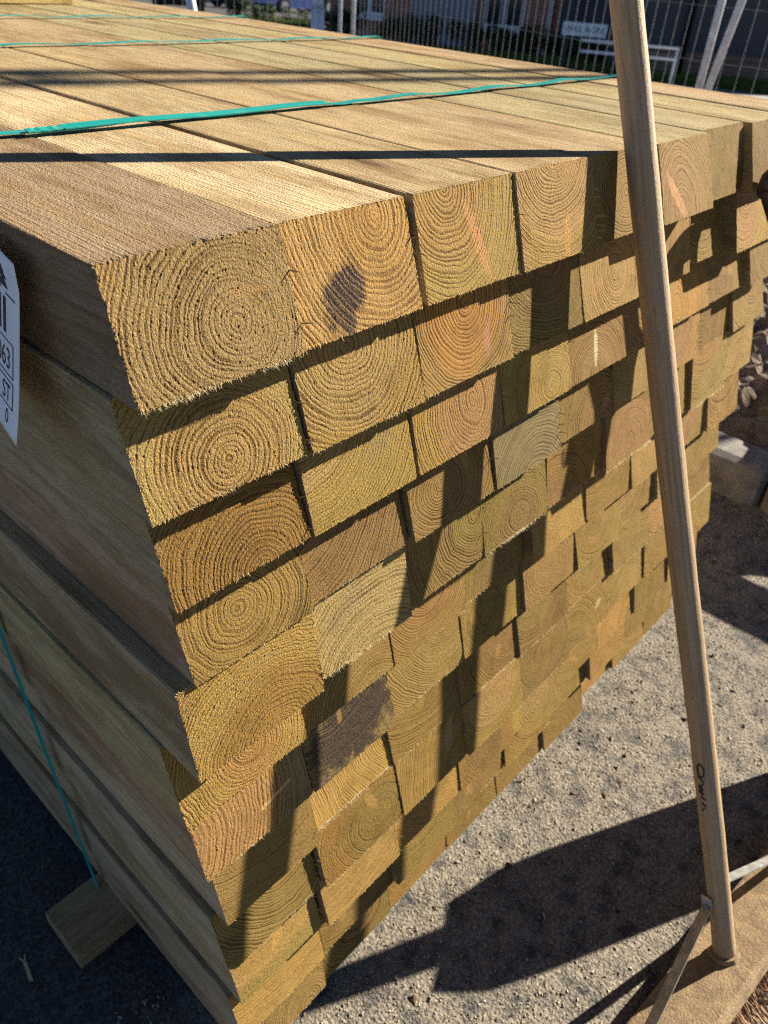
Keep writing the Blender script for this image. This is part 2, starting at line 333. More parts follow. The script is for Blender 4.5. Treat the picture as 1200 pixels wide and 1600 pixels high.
KNOT = {(3,1):((.008,-.006,-1.18),(.034,.006,.8),(.56,.28,.14)),
        (4,1):((.012,-.02,1.5),(.02,.007,.5),(.60,.36,.13)),
        (3,2):((.026,-.012,1.45),(.016,.005,.9),(.42,.22,.16)),
        (4,2):((-.012,.026,1.4),(.012,.003,.8),(.10,.07,.04)),
        (6,1):((-.026,-.017,-.85),(.034,.0075,.95),(.58,.33,.19)),
        (5,5):((-.028,.010,1.5),(.013,.005,1.0),(.05,.022,.012)),
        (5,4):((.048,-.02,.6),(.011,.006,.8),(.40,.20,.15)),
        (1,7):((.024,-.008,.2),(.020,.0028,1.0),(.66,.46,.23)),
        (3,9):((.034,.010,1.25),(.027,.008,1.0),(.40,.25,.15)),
        (1,10):((.006,.008,.9),(.030,.006,.6),(.58,.34,.10)),
        (5,11):((-.03,.008,1.4),(.007,.004,1.0),(.05,.025,.015)),
        (5,12):((.0,.008,1.4),(.008,.005,1.0),(.045,.022,.014)),
        (7,6):((.01,-.01,1.2),(.008,.008,.9),(.36,.19,.10)),(7,7):((.02,.01,1.2),(.009,.008,.9),(.42,.20,.10)),
        (6,9):((.03,.0,.4),(.010,.007,.9),(.46,.42,.26)),(9,5):((.01,-.01,.8),(.03,.01,.5),(.30,.19,.07)),(8,5):((.0,-.01,.9),(.035,.012,.5),(.32,.20,.08))}
FIBRE = {(1,1):.55,(1,2):.35,(2,1):.15,(2,2):.3,(1,5):.1,(2,5):.5,(1,7):.35,(4,5):.55,(5,5):.3,(6,5):.5,(2,8):.55,(5,8):.35,(4,8):.2,(6,8):.4,(7,8):.4,(3,7):.2,(3,8):.25,(2,9):.2,(7,5):.4,(8,5):.5,(9,5):.4}
TOPFIB = {(1,5):.9,(2,9):.6,(6,8):.3}
SPLIN = {(4,1):9,(1,2):3,(3,2):2,(3,3):3,(4,4):4,(1,1):2,(7,3):3,(7,4):7,(8,6):8,(1,9):4,(2,10):4,(1,10):3,(2,1):2,(4,3):2,(1,3):2,(5,8):2,(1,7):5,(8,3):2,(9,6):3,(9,8):2,(5,6):2,(3,5):2,(3,11):1,(4,11):2}
WANE = {(4,4):('TL', .020), (3,6):('BR', .018), (3,7):('BR', .016), (1,9):('BL', .012), (4,6):('TR', .012), (4,7):('BR', .014), (5,7):('TL', .012), (6,5):('TR', .012), (9,6):('BR', .008), (9,8):('BR', .014),(6,6):('BL',.01),(9,10):('BR',.012),(4,9):('BR',.008)}

LAYER = ['top layer', 'second layer down', 'third layer down', 'fourth layer down', 'fifth layer down', 'sixth layer down', 'seventh layer down',
         'eighth layer down', 'ninth layer down', 'tenth layer down', 'eleventh layer down', 'bottom layer']
ORD = ['first', 'second', 'third', 'fourth', 'fifth', 'sixth', 'seventh', 'eighth', 'ninth']
LOOK = {(1,1):'furry brown', (2,1):'yellow sleeper with dark stain,', (3,1):'orange brown', (4,1):'orange', (2,7):'purple black', (1,7):'orange', (5,3):'pale resin streaked', (5,5):'dark knotted',
        (4,4):'grey waney', (2,5):'pale wide ringed', (1,5):'furry olive brown', (6,1):'tan knot streaked', (3,9):'knot streaked'}

def sleeper(c, r):
    rnd = random.Random(c * 101 + r * 17); nr = np.random.default_rng(c * 53 + r * 7)
    gap = rnd.uniform(.006, .020); gl = gap * rnd.random(); gr_ = gap - gl
    if r == 1: gr_ = {2: .045, 5: .022, 7: .06, 3: .001, 4: .006}.get(c, .008); gl = .003
    if r == 1 and c == 1: gr_ = .004
    if (c, r) in ((2,3),(2,4),(7,3)): gr_ = .035
    if (c, r) in ((1,9),(1,10)): gr_ = .03
    dx = DX1[r-1] if c == 1 else rnd.uniform(-.004, .004)
    if c == 9: dx = rnd.uniform(-.02, .03)
    x0, x1 = (c - 1 + gl + dx) * W, (c - gr_ + dx * (1 if c == 9 else 0)) * W
    z1 = ZT - ZC[r-1] * W - rnd.uniform(.0001, .0006); z0 = ZT - ZC[r] * W
    if r == 1: z1 = ZT + rnd.uniform(-.0012, .0012)
    w, h = x1 - x0, z1 - z0; cx, cz = (x0 + x1) / 2, (z0 + z1) / 2
    qb = Q[r-1][c-1] + (rnd.uniform(-.045, .045) if c > 5 and r > 1 else rnd.uniform(-.012, .012)); qt = TQ[c-1] if r == 1 else qb - (TILT[r-1] + rnd.uniform(-.03, .03))
    if r > 1: qt = min(qt, qb)
    if (c, r) == (1, 5): qt = .17
    skew = rnd.uniform(-.008, .008) if r > 1 else 0
    NX, NZ = (116, 70) if (c <= 3 and r <= 6) or (c <= 4 and r <= 2) else ((76, 46) if c <= 5 else (40, 24))
    R = {k: rnd.uniform(.0008, .0020) for k in ('TL', 'TR', 'BL', 'BR')}
    if (c, r) in WANE: R[WANE[(c, r)][0]] = WANE[(c, r)][1]
    elif r > 3 and rnd.random() < .18: R[rnd.choice(['BL', 'BR', 'TR'])] = rnd.uniform(.004, .009)
    def roundc(x, z):
        k = ('T' if z > 0 else 'B') + ('R' if x > 0 else 'L'); rr = R[k]
        ax, az = w / 2 - rr, h / 2 - rr
        if abs(x) > ax and abs(z) > az:
            u, v = abs(x) - ax, abs(z) - az; m = max(u, v); d = math.hypot(u, v)
            if d > 1e-9: f = m / d; return math.copysign(ax + u * f, x), math.copysign(az + v * f, z)
        return x, z
    def front(x, z):
        t = (z + h / 2) / h
        return -(qb + (qt - qb) * t) * W + skew * x
    us = np.linspace(-1, 1, NX + 1); vs_ = np.linspace(-1, 1, NZ + 1)
    fur = FUR.get((c, r), rnd.uniform(.15, .45))
    V = []; F = []; MI = []
    for j in range(NZ + 1):
        for i in range(NX + 1):
            x, z = roundc(us[i] * w / 2, vs_[j] * h / 2)
            y = front(x, z)
            if i in (0, NX) or j in (0, NZ):
                y += nr.normal(0, .00012 + .0003 * fur); a = abs(nr.normal(0, .00008 + .00022 * fur))
                x -= math.copysign(a, x) if i in (0, NX) else 0; z -= math.copysign(a * .7, z) if j in (0, NZ) else 0
            V.append((x, y, z))
    id_ = lambda i, j: j * (NX + 1) + i
    for j in range(NZ):
        for i in range(NX): F.append((id_(i, j), id_(i + 1, j), id_(i + 1, j + 1), id_(i, j + 1)))
    MI += [0] * (NX * NZ)
    per = [(i, 0) for i in range(NX)] + [(NX, j) for j in range(NZ)] + [(i, NZ) for i in range(NX, 0, -1)] + [(0, j) for j in range(NZ, 0, -1)]
    prev = [id_(i, j) for i, j in per]
    L = 1.80 + rnd.uniform(-.012, .012)
    ph = rnd.uniform(0, 6.28); amp = rnd.uniform(.0002, .0007)
    for k, yy in enumerate([.006, .0045, .02, .06, .14, .24, .36, .52, .72, .95, 1.2, 1.5, L]):
        if k == 1:      # the long faces carry on with fewer points
            st = 3; per = [(i, 0) for i in range(0, NX, st)] + [(NX, j) for j in range(0, NZ, st)] + [(i, NZ) for i in range(NX, 0, -st)] + [(0, j) for j in range(NZ, 0, -st)]
        cur = []; bx = amp * math.sin(yy * 3 + ph) - amp * math.sin(ph); n = len(per)
        for (i, j) in per:
            x, z = roundc(us[i] * w / 2, vs_[j] * h / 2)
            fy = front(x, z); ins = .99985 if k else .9996
            y = fy + yy if yy < .2 else (fy * max(0, 1 - yy / .6) + yy)
            V.append((x * ins + (bx if k > 1 else 0), y, z * ins - (abs(nr.normal(0, .0001)) if j == NZ else 0))); cur.append(len(V) - 1)
        if k != 1:
            for a in range(n):
                b = (a + 1) % n; F.append((prev[b], prev[a], cur[a], cur[b])); MI.append(1)
        prev = cur
    F.append(tuple(prev)); MI.append(0)
    me = mesh('timber_sleeper', V, F, [M_END, M_SIDE], MI)
    o = link('timber_sleeper', me, None, (cx, 0, cz))
    look = LOOK.get((c, r))
    if look is None:
        look = ['olive brown', 'olive', 'greenish brown', 'brown'][rnd.randrange(4)]
    lab = f"{look} {'' if 'sleeper' in look else 'timber sleeper, '}{LAYER[r-1]}, {ORD[c-1]} from the near corner"
    tag(o, lab, 'timber', 'sleepers stacked in the pack')
    pu, pv, sp = PITH.get((c, r), (rnd.uniform(-.1, 1.1), rnd.uniform(-.5, 1.4), rnd.uniform(3.0, 4.4)))
    o['pith'] = ((pu - .5) * w, (.5 - pv) * h, sp * .86 / 1000); o['seed'] = rnd.uniform(0, 40)
    o['heart'] = HEARTR.get((c, r), rnd.uniform(.03, .075)); o['fur'] = fur
    lum = rnd.uniform(.70, 1.06) if (c, r) not in ((1,1),(2,1),(3,1),(4,1),(1,2),(2,2)) else 1.0
    jit = lambda col, a=.06: tuple(k * lum * rnd.uniform(1 - a, 1 + a) for k in col)
    o['heart_colour'] = jit(HEARTC.get((c, r), rnd.choice([BROWN, TAN, OLIVE, OLIVE, (.40, .27, .105)])))
    o['sap_colour'] = jit(SAPC.get((c, r), rnd.choice([OLIVE, YELL, OLIVE, (.36, .255, .09)])))
    lum = 1.0; o['side_colour'] = jit(SIDEC.get((c, r), rnd.choice([(.33, .26, .14), (.36, .27, .15), (.30, .245, .14), (.38, .29, .15)])))
    mp = MARK.get((c, r), ((0, 0, 0), (.01, .01, 0), (.1, .1, .1)))
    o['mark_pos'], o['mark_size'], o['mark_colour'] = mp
    if (c, r) in KNOT: kp = KNOT[(c, r)]
    elif rnd.random() < .28: kp = ((rnd.uniform(-.04, .04), rnd.uniform(-.02, .02), rnd.uniform(0, 3)), (rnd.uniform(.006, .02), rnd.uniform(.003, .008), rnd.uniform(.4, .8)), (.42, .25, .10))
    else: kp = ((0, 0, 0), (.01, .01, 0), (.1, .1, .1))
    o['knot'], o['knot_size'], o['knot_colour'] = kp
    o['check'] = (rnd.uniform(0, 6.28), rnd.uniform(.0, .015), rnd.uniform(.02, .06)) if rnd.random() < .2 else (0.0, 9.0, 0.0)
    # torn fibres along the saw's exit edge
    fb = FIBRE.get((c, r), .12 if rnd.random() < .5 else .04); tf = TOPFIB.get((c, r), 0)
    m = MB()
    def fibre(x, z, down, ln, wd):
        y = front(x, z); d = Vector((rnd.gauss(0, .5), rnd.gauss(-.45, .35), down * rnd.uniform(.3, 1.1))).normalized() * ln
        d2 = d * 1.0 + Vector((rnd.gauss(0, .4), rnd.gauss(0, .4), rnd.gauss(0, .3))) * ln * .6
        sx = Vector((1, 0, 0)) if rnd.random() < .6 else Vector((.3, .8, .5)); p = Vector((x, y + .0004, z))
        m.add([p - sx * wd, p + sx * wd, p + d + sx * wd * .6, p + d - sx * wd * .6, p + d + d2], [(0, 1, 2, 3), (3, 2, 4)])
    clumps = [rnd.uniform(-w / 2, w / 2) for _ in range(6)]
    for k in range(int(1300 * fb)):
        fibre(max(-w / 2 + .001, min(w / 2 - .001, (rnd.choice(clumps) + rnd.gauss(0, .006)) if rnd.random() < .6 else rnd.uniform(-w / 2, w / 2))), -h / 2 + .0006 + abs(rnd.gauss(0, .0009)), -1, (.0004 + .0016 * rnd.random() ** 2) * (1.5 if fb > .45 else 1), rnd.uniform(.00012, .00030))
    for k in range(int(700 * tf)):
        fibre(rnd.uniform(-w / 2, w / 2), h / 2 - .0004, 1, rnd.uniform(.0005, .0020), rnd.uniform(.00012, .00026))
    if len(m.v): 
        f_ = m.build('torn_fibres', M_FIB, o); f_['kind'] = 'stuff'
    ns = SPLIN.get((c, r), 1 if rnd.random() < .3 else 0)
    if ns:
        m = MB(); z = rnd.uniform(-.3, .3) * h
        for k in range(ns):
            z = rnd.uniform(-.45, .35) * h if ns < 4 else -h / 2 + h * (.1 + .6 * k / ns) + rnd.uniform(-.002, .002)
            x = w / 2 - rnd.uniform(0, .0012); y = front(x, z) + .0005; ln = rnd.uniform(.004, .009)
            p = Vector((x, y, z)); d = Vector((rnd.uniform(.35, 1.0), -1.0, rnd.uniform(-.2, .35))).normalized() * ln
            e = Vector((rnd.uniform(.2, .9), -.2, rnd.uniform(-.7, -.1))).normalized() * ln * .6
            s1 = Vector((0, .0, .0006)); s2 = Vector((.0004, .0005, 0))
            m.add([p - s1, p + s1, p + s2, p + d - s1 * .6, p + d + s1 * .6, p + d + s2 * .6, p + d + e], [(0, 1, 4, 3), (1, 2, 5, 4), (2, 0, 3, 5), (3, 4, 6), (4, 5, 6), (5, 3, 6)])
        s_ = m.build('splinters', M_SPL, o); s_['kind'] = 'stuff'
    return o
for r in range(1, 13):
    for c in range(1, 10): sleeper(c, r)

# bearers under the pack, and a beam lying across the far end of its top
GZB = ZT - ZC[12] * W
def bearer(name, loc, dims, label, col):
    m = MB(); m.box((0, 0, 0), dims, bev=.002)
    o = m.build(name, M_SIDE, None, loc=loc)
    tag(o, label, 'timber'); o['pith'] = (.01, -.05, .004); o['seed'] = random.uniform(0, 30); o['fur'] = .5; o['side_colour'] = col
    o.rotation_euler = (0, 0, -math.pi / 2)
    return o
for yb, lab in ((.236, 'short flat bearer poking out under the near end of the timber pack'), (.92, 'flat bearer under the middle of the timber pack'), (1.55, 'flat bearer under the far end of the timber pack')):
    bearer('bearer', (.525, yb, GZB / 2 + .0002), (.085, 1.20, GZB - .0006), lab, (.52, .40, .22))
bearer('beam', (.49, 1.62, ZT + .038), (.075, .78, .075), 'pale timber beam lying across the far end of the pack', (.62, .50, .20))

# ------------------------------------------------------------------ strapping
def strap_mat():
    t = NT('strapping_band'); p = t.coord()
    l = t.noise(t.scale(p, (6, 900, 6)), 1, 3, .6)
    c = t.mix(t.sm(l, .3, .7), (.006, .24, .21), (.016, .36, .32))
    w = t.noise(p, 60, 4, .7); c = t.mix(t.math('MULTIPLY', t.sm(w, .55, .75), .4), c, (.16, .40, .34))
    return t.fin(c, .38, t.bump(l, .0004), .5)
M_STRAP = strap_mat()
def strap(y, label, fray=False, wid=.0115):
    root = empty('strapping_band', (0, y, 0)); tag(root, label, 'strap', 'straps round the timber pack')
    e = .0022; pts = []; nr = []
    rr = random.Random(int(y * 100))
    zb = GZB - .001
    yb = -.055 if y < .5 else -.02
    for k in range(13):
        t = k / 12; z = zb + (ZT - zb) * t; z6 = ZT - 3.4 * W; xs_ = -.0030 - .0125 * ((ZT - z) / (ZT - z6) if z > z6 else (.35 + .65 * (z - zb) / (z6 - zb))); pts.append((xs_, yb * (1 - t) ** 1.6, z)); nr.append((-1, 0, 0))
    pts[-1] = (-e - .001, 0, ZT - .004)
    pts.append((-e * .5, 0, ZT + e * .7)); nr.append((-1, 0, 1))
    xr = 9 * W + .004
    for k in range(37):
        x = .006 + (xr - .01) * k / 36
        pts.append((x, rr.gauss(0, .0008) - .006 * math.sin(math.pi * k / 36) * (y < .5), ZT + .0022 + abs(rr.gauss(0, .0006)) + .0012 * math.sin(k * 1.1))); nr.append((0, .05 * math.sin(k), 1))
    pts.append((xr + e * .5, 0, ZT + e * .7)); nr.append((1, 0, 1))
    for k in range(9): pts.append((xr + e, 0, ZT - .004 - (ZT - zb) * k / 8)); nr.append((1, 0, 0))
    m = MB(); m.strip(pts, nr, wid, .0008); m.build('band', M_STRAP, root)
    if fray:
        m = MB(); p2 = []; n2 = []
        for k in range(22):
            t = k / 21; x = .150 + .300 * t; p2.append((x, -.0065 - .0012 * t, ZT + .0042 + .0006 * math.sin(t * 9))); n2.append((0, -.15, 1))
        m.strip(p2, n2, wid * .95, .0008); m.build('overlapping_end', M_STRAP, root)
        m = MB(); p2 = []; n2 = []
        for k in range(14):
            t = k / 13; x = .118 + .05 * t; p2.append((x, -.0085 + .003 * t, ZT + .0042 + .0004 * math.sin(t * 31))); n2.append((.12 * math.sin(t * 40), -.2, 1))
        m.strip(p2, n2, wid * .6, .0008)
        for k in range(26):
            a = rr.uniform(.116, .165); b = Vector((a, -.013, ZT + .0045)); d = Vector((rr.uniform(-.004, .002), rr.uniform(-.006, -.002), rr.uniform(-.001, .002)))
            m.add([b, b + Vector((.0006, 0, 0)), b + d], [(0, 1, 2)])
        m.build('frayed_end', M_STRAP, root)
    return root
strap(.316, 'teal strapping band nearest the camera, frayed where its ends overlap', True)
strap(.862, 'middle teal strapping band across the timber pack')
strap(1.275, 'farthest teal strapping band across the timber pack')

# ------------------------------------------------------------------ paper tag on the pack's long side
M_PAPER = plain('tag_paper', (.88, .89, .90), .55, .35, var=.04, scale=40)
M_INK = plain('tag_ink', (.02, .02, .022), .5, .3, var=.2)
TW, TH = .105, .108
def tagpos(u, v, lift=0.0):
    # u: 0 (near, right edge in the photo) .. 1 far edge; v: 0 top .. 1 bottom
    z = .938 - TH * v + .018 * u
    x = -.0045 - .009 * (1 - u) - (.026 * (max(0, v - .15) ** 1.15)) * (1 - .25 * u) - lift
    y = .071 + u * TW + .0015 * math.sin(v * 5) + .004 * v * v
    return (x, y, z)
root = empty('paper_tag', (0, 0, 0)); tag(root, 'white curling paper tag with barcode on the pack side', 'tag')
V = []; F = []; NU, NV = 14, 26
for s in (0, 1):
    for j in range(NV + 1):
        for i in range(NU + 1): V.append(tagpos(i / NU, j / NV, 0 if s == 0 else .00025))
o_ = lambda s, i, j: s * (NU + 1) * (NV + 1) + j * (NU + 1) + i
for j in range(NV):
    for i in range(NU):
        F.append((o_(0, i, j), o_(0, i + 1, j), o_(0, i + 1, j + 1), o_(0, i, j + 1))); F.append((o_(1, i, j), o_(1, i, j + 1), o_(1, i + 1, j + 1), o_(1, i + 1, j)))
for j in range(NV): F += [(o_(0, 0, j), o_(0, 0, j + 1), o_(1, 0, j + 1), o_(1, 0, j)), (o_(0, NU, j + 1), o_(0, NU, j), o_(1, NU, j), o_(1, NU, j + 1))]
for i in range(NU): F += [(o_(0, i + 1, 0), o_(0, i, 0), o_(1, i, 0), o_(1, i + 1, 0)), (o_(0, i, NV), o_(0, i + 1, NV), o_(1, i + 1, NV), o_(1, i, NV))]
link('sheet', mesh('sheet', V, F, [M_PAPER], smooth=True), root)
def inkquads(name, quads):
    V = []; F = []
    for (u0, u1, v0, v1) in quads:
        n = max(1, int((v1 - v0) / .04)); 
        for k in range(n + 1):
            v = v0 + (v1 - v0) * k / n; V += [tagpos(u0, v, .0005), tagpos(u1, v, .0005)]
        b = len(V) - 2 * (n + 1)
        for k in range(n): F.append((b + 2 * k, b + 2 * k + 1, b + 2 * k + 3, b + 2 * k + 2))
    return link(name, mesh(name, V, F, [M_INK]), root)
bars = []; u = .17; rr = random.Random(5)
for wv in (.034, .018, .030, .02, .045, .02, .03, .06, .02, .03, .05, .02, .04):
    bars.append((u, u + wv, .255, .445)); u += wv + rr.choice((.016, .022, .03))
inkquads('barcode', bars)
def frame(u0, u1, v0, v1, t=.006): return [(u0, u1, v0, v0 + t), (u0, u1, v1 - t, v1), (u0, u0 + .01, v0, v1), (u1 - .01, u1, v0, v1)]
inkquads('box_rule', frame(.075, .93, .475, .665) + frame(.075, .93, .69, .84))
def text_on_tag(body, u_right, v_base, vh):
    cu = bpy.data.curves.new('txt', 'FONT'); cu.body = body; cu.size = 1.0; cu.align_x = 'RIGHT'; cu.resolution_u = 3
    ob = bpy.data.objects.new('txt', cu); COL.objects.link(ob); bpy.context.view_layer.update()
    me = bpy.data.meshes.new_from_object(ob.evaluated_get(bpy.context.evaluated_depsgraph_get()))
    bpy.data.objects.remove(ob); k = vh / .7 
    for v in me.vertices:
        uu = u_right - v.co.x * k * TH / TW * .72; vv = v_base - v.co.y * k
        v.co = Vector(tagpos(uu, vv, .0005))
    me.materials.append(M_INK); return link('lettering', me, root)
text_on_tag('063', .115, .63, .115); text_on_tag('ST', .115, .815, .10); text_on_tag('0', .13, .945, .085); text_on_tag('BER', .22, .225, .03)
# fir tree emblem
m = MB(); 
for k, (v0, v1, hw) in enumerate(((.075, .12, .03), (.105, .155, .05), (.14, .20, .062))):
    m.add([tagpos(.2, v0, .0005), tagpos(.2 + hw, v1, .0005), tagpos(.2 - hw, v1, .0005)], [(0, 1, 2)])
m.add([tagpos(.17, .225, .0005), tagpos(.17, .232, .0005), tagpos(.05, .232, .0005), tagpos(.05, .225, .0005)], [(0, 1, 2, 3)])
m.build('emblem', M_INK, root)

# ------------------------------------------------------------------ broom leaning on the pack
BB = Vector((.497, -.409, .066)); BC = Vector((.558, -.006, .954)); HD = (BC - BB).normalized(); BT = BB + HD * 1.36
def handle_mat():
    t = NT('broom_handle_wood'); p = t.coord()
    fib = t.noise(t.scale(p, (260, 260, 7)), 1, 4, .65); bl = t.noise(t.scale(p, (30, 30, 6)), 1, 4, .65)
    c = t.mix(t.sm(fib, .35, .7), (.45, .325, .19), (.30, .21, .12))
    c = t.mix(t.math('MULTIPLY', t.sm(bl, .48, .72), .6), c, (.25, .185, .13))
    d = t.noise(p, 160, 4, .75); c = t.mix(t.math('MULTIPLY', t.sm(d, .63, .72), .8), c, (.55, .50, .42))
    s = t.noise(t.scale(p, (400, 400, 60)), 1, 3, .7); c = t.mix(t.math('MULTIPLY', t.sm(s, .64, .75), .6), c, (.10, .07, .05))
    zz = t.sep(p)[2]
    mud = t.math('MULTIPLY', t.math('SUBTRACT', 1.0, t.sm(zz, .05, .38)), t.sm(t.noise(p, 90, 4, .7), .42, .62))
    c = t.mix(t.math('MULTIPLY', mud, .75), c, (.36, .26, .15))
    h = t.math('ADD', fib, t.math('MULTIPLY', t.noise(p, 300, 3, .7), .8))
    return t.fin(c, .7, t.bump(h, .0007), .25)
M_HAN = handle_mat()
def mud_wood():
    t = NT('broom_head_wood'); p = t.coord()
    n = t.noise(p, 40, 5, .7); n2 = t.noise(p, 300, 4, .7)
    c = t.mix(t.sm(n, .35, .65), (.38, .275, .16), (.24, .175, .11)); c = t.mix(t.math('MULTIPLY', t.sm(n2, .55, .7), .6), c, (.42, .33, .22))
    return t.fin(c, .9, t.bump(t.math('ADD', n, n2), .002), .15)
M_HEAD = mud_wood(); M_STEEL = plain('galvanised_stay', (.50, .50, .48), .42, .5, .75, var=.25, scale=60, bump=.0004)
q = HD.to_track_quat('Z', 'X')
root = empty('broom', BB); tag(root, 'yard broom with long wooden handle leaning against the timber pack', 'broom')
m = MB(); L = (BT - BB).length; n = 40; rad = []; pts = []
for k in range(n + 1):
    t = k / n; pts.append(Vector((.0012 * math.sin(t * 9), .001 * math.cos(t * 7), L * t - .012))); rad.append(.0140 + .0006 * t + .0002 * math.sin(k * 2.3))
m.tube(pts, rad, 28); hnd = m.build('handle', M_HAN, root, smooth=True); hnd.rotation_mode = 'QUATERNION'; hnd.rotation_quaternion = q
# head: board across, perpendicular to the handle
AX = Vector((1, -.10, 0)); AX = (AX - HD * AX.dot(HD)).normalized(); BY = HD.cross(AX).normalized()   # AX long axis, BY across
RM = Matrix((AX, BY, HD)).transposed()
m = MB(); m.box((0, 0, 0), (.56, .085, .024), bev=.005); 
for i, v in enumerate(m.v):
    m.v[i] = tuple(RM @ (Vector(v) + Vector((.015, 0, -.012))))
head = m.build('broom_head', M_HEAD, root)
m = MB(); m.tube([RM @ Vector((0, 0, -.001)), RM @ Vector((0, 0, .006))], [.0195, .0172], 20); m.build('mud_collar', M_HEAD, head)
m = MB(); rr = random.Random(3)
for k in range(3600):
    u = rr.uniform(-.26, .29); v = rr.uniform(-.036, .036) 
    b = RM @ Vector((u, v, -.023)); sp = Vector((rr.gauss(0, .006), rr.gauss(v * .55, .008), 0))
    d = RM @ Vector((sp.x, sp.y - .012 * rr.random(), -rr.uniform(.040, .058)))
    e = b + d + RM @ Vector((rr.gauss(0, .006), rr.gauss(v * .4 - .008, .006), -.006)); 
    e.z = max(e.z, -BB.z + .001); mid = b + d * .6; mid.z = max(mid.z, -BB.z + .002)
    s = (RM @ Vector((rr.uniform(-1, 1), rr.uniform(-1, 1), 0))).normalized() * .0007
    m.add([b - s, b + s, mid + s, mid - s, e], [(0, 1, 2, 3), (3, 2, 4)])
M_BRI = plain('broom_bristle', (.36, .22, .12), .75, .3, var=.45, scale=250)
br = m.build('bristles', M_BRI, root); br['kind'] = 'stuff'
for sx, hh, nm in ((-1, .088, 'stay'), (1, .10, 'stay')):
    m = MB(); a = HD * hh + AX * .0155 * sx + BY * .006; bnd = RM @ Vector((sx * .22 + .01, .004, .004)); e = RM @ Vector((sx * .25 + .01, .004, .002)); P = [HD * (hh + .014) + AX * .0160 * sx + BY * .006, a]
    for k in range(1, 9): P.append(a.lerp(bnd, k / 8))
    P.append(e); nn = [AX * sx] * 2 + [(AX * sx + HD).normalized()] * 8 + [HD]
    m.strip(P, nn, .0125, .0020); st_ = m.build(nm, M_STEEL, root)
    m = MB(); m.tube([e.lerp(bnd, .4) + HD * .001, e.lerp(bnd, .4) + HD * .006], [.0045, .003], 8); m.build('screw', M_STEEL, st_); m = MB(); m.tube([a + AX * sx * .001, a + AX * sx * .005], [.004, .003], 8); m.build('screw', M_STEEL, st_)
# scrawl in marker pen on the handle
m = MB()
side = (cam.matrix_world.translation - (BB + HD * .28)); side = (side - HD * side.dot(HD)).normalized(); tng = HD.cross(side).normalized()
def on_handle(s, a, lift=.0006):
    n_ = side * math.cos(a) + tng * math.sin(a); t = s / L
    return q @ Vector((.0012 * math.sin(t * 9), .001 * math.cos(t * 7), s)) + n_ * (.0142 + .0006 * t + lift), n_
def pen(path, wd=.0013):
    P = []; N = []
    for s, a in path: p, n_ = on_handle(s, a); P.append(p); N.append(n_)
    m.strip(P, N, wd, .0003)
def curve(f, n=16): return [f(k / n) for k in range(n + 1)]
sg = -1
pen(curve(lambda t: (.300 - .018 * t, sg * (.62 + .0 * t))), .0016)
pen(curve(lambda t: (.292 + .009 * math.cos(6.3 * t), sg * (.42 - .26 * math.sin(6.3 * t)))), .0016)
pen(curve(lambda t: (.283 - .014 * t, sg * (.62 - .30 * math.sin(3 * t)))), .0016)
pen(curve(lambda t: (.270 - .012 * t, sg * (.55 + .12 * math.sin(12 * t)))), .0030)
pen(curve(lambda t: (.255 - .004 * t, sg * (.62 - .36 * t))), .0018)
pen(curve(lambda t: (.246 - .004 * t, sg * (.62 - .34 * t))), .0018)
pen(curve(lambda t: (.240 - .006 * t, sg * (.40 + .22 * t))), .0016)
m.build('handwriting', plain('marker_pen', (.03, .022, .016), .6, .3), root)

# ------------------------------------------------------------------ spade leaning at the right edge of the view
SG = Vector((.884, -.046, .897)); SBs = Vector((1.035, -.505, .004)); SD = (SG - SBs).normalized(); SL = (SG - SBs).length
root = empty('spade', SBs); tag(root, 'spade with dark plastic grip, mostly out of view at the right', 'spade')
M_GRIP = plain('grip_plastic', (.035, .022, .035), .42, .5, var=.15); M_BLADE = plain('spade_blade_steel', (.16, .15, .14), .5, .5, .6, var=.35, scale=25)
sx_ = LDIR.cross(SD).normalized(); sy_ = SD.cross(sx_).normalized()     # blade width axis across the light
V = []; F = []; nu, nv = 8, 10
for s in (0, 1):
    for j in range(nv + 1):
        t = j / nv; z = .40 * t; hw = .072 * ((1 - .35 * max(0, t - .88) / .12) if t > .25 else (.72 + .28 * math.sqrt(max(0, 1 - (1 - t / .25) ** 2))))
        for i in range(nu + 1):
            u = i / nu * 2 - 1; V.append(SD * z + sx_ * u * hw + sy_ * (.012 * u * u - .006 * math.sin(3.1 * t) + s * .0022))
k_ = lambda s, i, j: s * (nu + 1) * (nv + 1) + j * (nu + 1) + i
for j in range(nv):
    for i in range(nu): F.append((k_(0, i, j), k_(0, i, j + 1), k_(0, i + 1, j + 1), k_(0, i + 1, j))); F.append((k_(1, i, j), k_(1, i + 1, j), k_(1, i + 1, j + 1), k_(1, i, j + 1)))
for i in range(nu): F += [(k_(0, i, 0), k_(0, i + 1, 0), k_(1, i + 1, 0), k_(1, i, 0)), (k_(0, i + 1, nv), k_(0, i, nv), k_(1, i, nv), k_(1, i + 1, nv))]
for j in range(nv): F += [(k_(0, 0, j + 1), k_(0, 0, j), k_(1, 0, j), k_(1, 0, j + 1)), (k_(0, nu, j), k_(0, nu, j + 1), k_(1, nu, j + 1), k_(1, nu, j))]
bl = link('blade', mesh('blade', V, F, [M_BLADE], smooth=False), root)
m = MB(); m.tube([SD * .32, SD * .40, SD * .50], [.012, .022, .0185], 16); m.build('socket', M_BLADE, bl, smooth=True)
m = MB(); m.tube([SD * .48, SD * .6, SD * (SL - .10)], [.0150, .0150, .0150], 18); m.build('shaft', M_HAN, root, smooth=True)
m = MB(); g0 = SD * (SL - .125); gx = Vector((1, 0, 0)); gx = (gx - SD * gx.dot(SD)).normalized()
for s in (-1, 1):
    m.tube([g0, g0 + SD * .035 + gx * .012 * s, g0 + SD * .075 + gx * .038 * s, g0 + SD * .125 + gx * .046 * s], [.019, .015, .0115, .0125], 12)
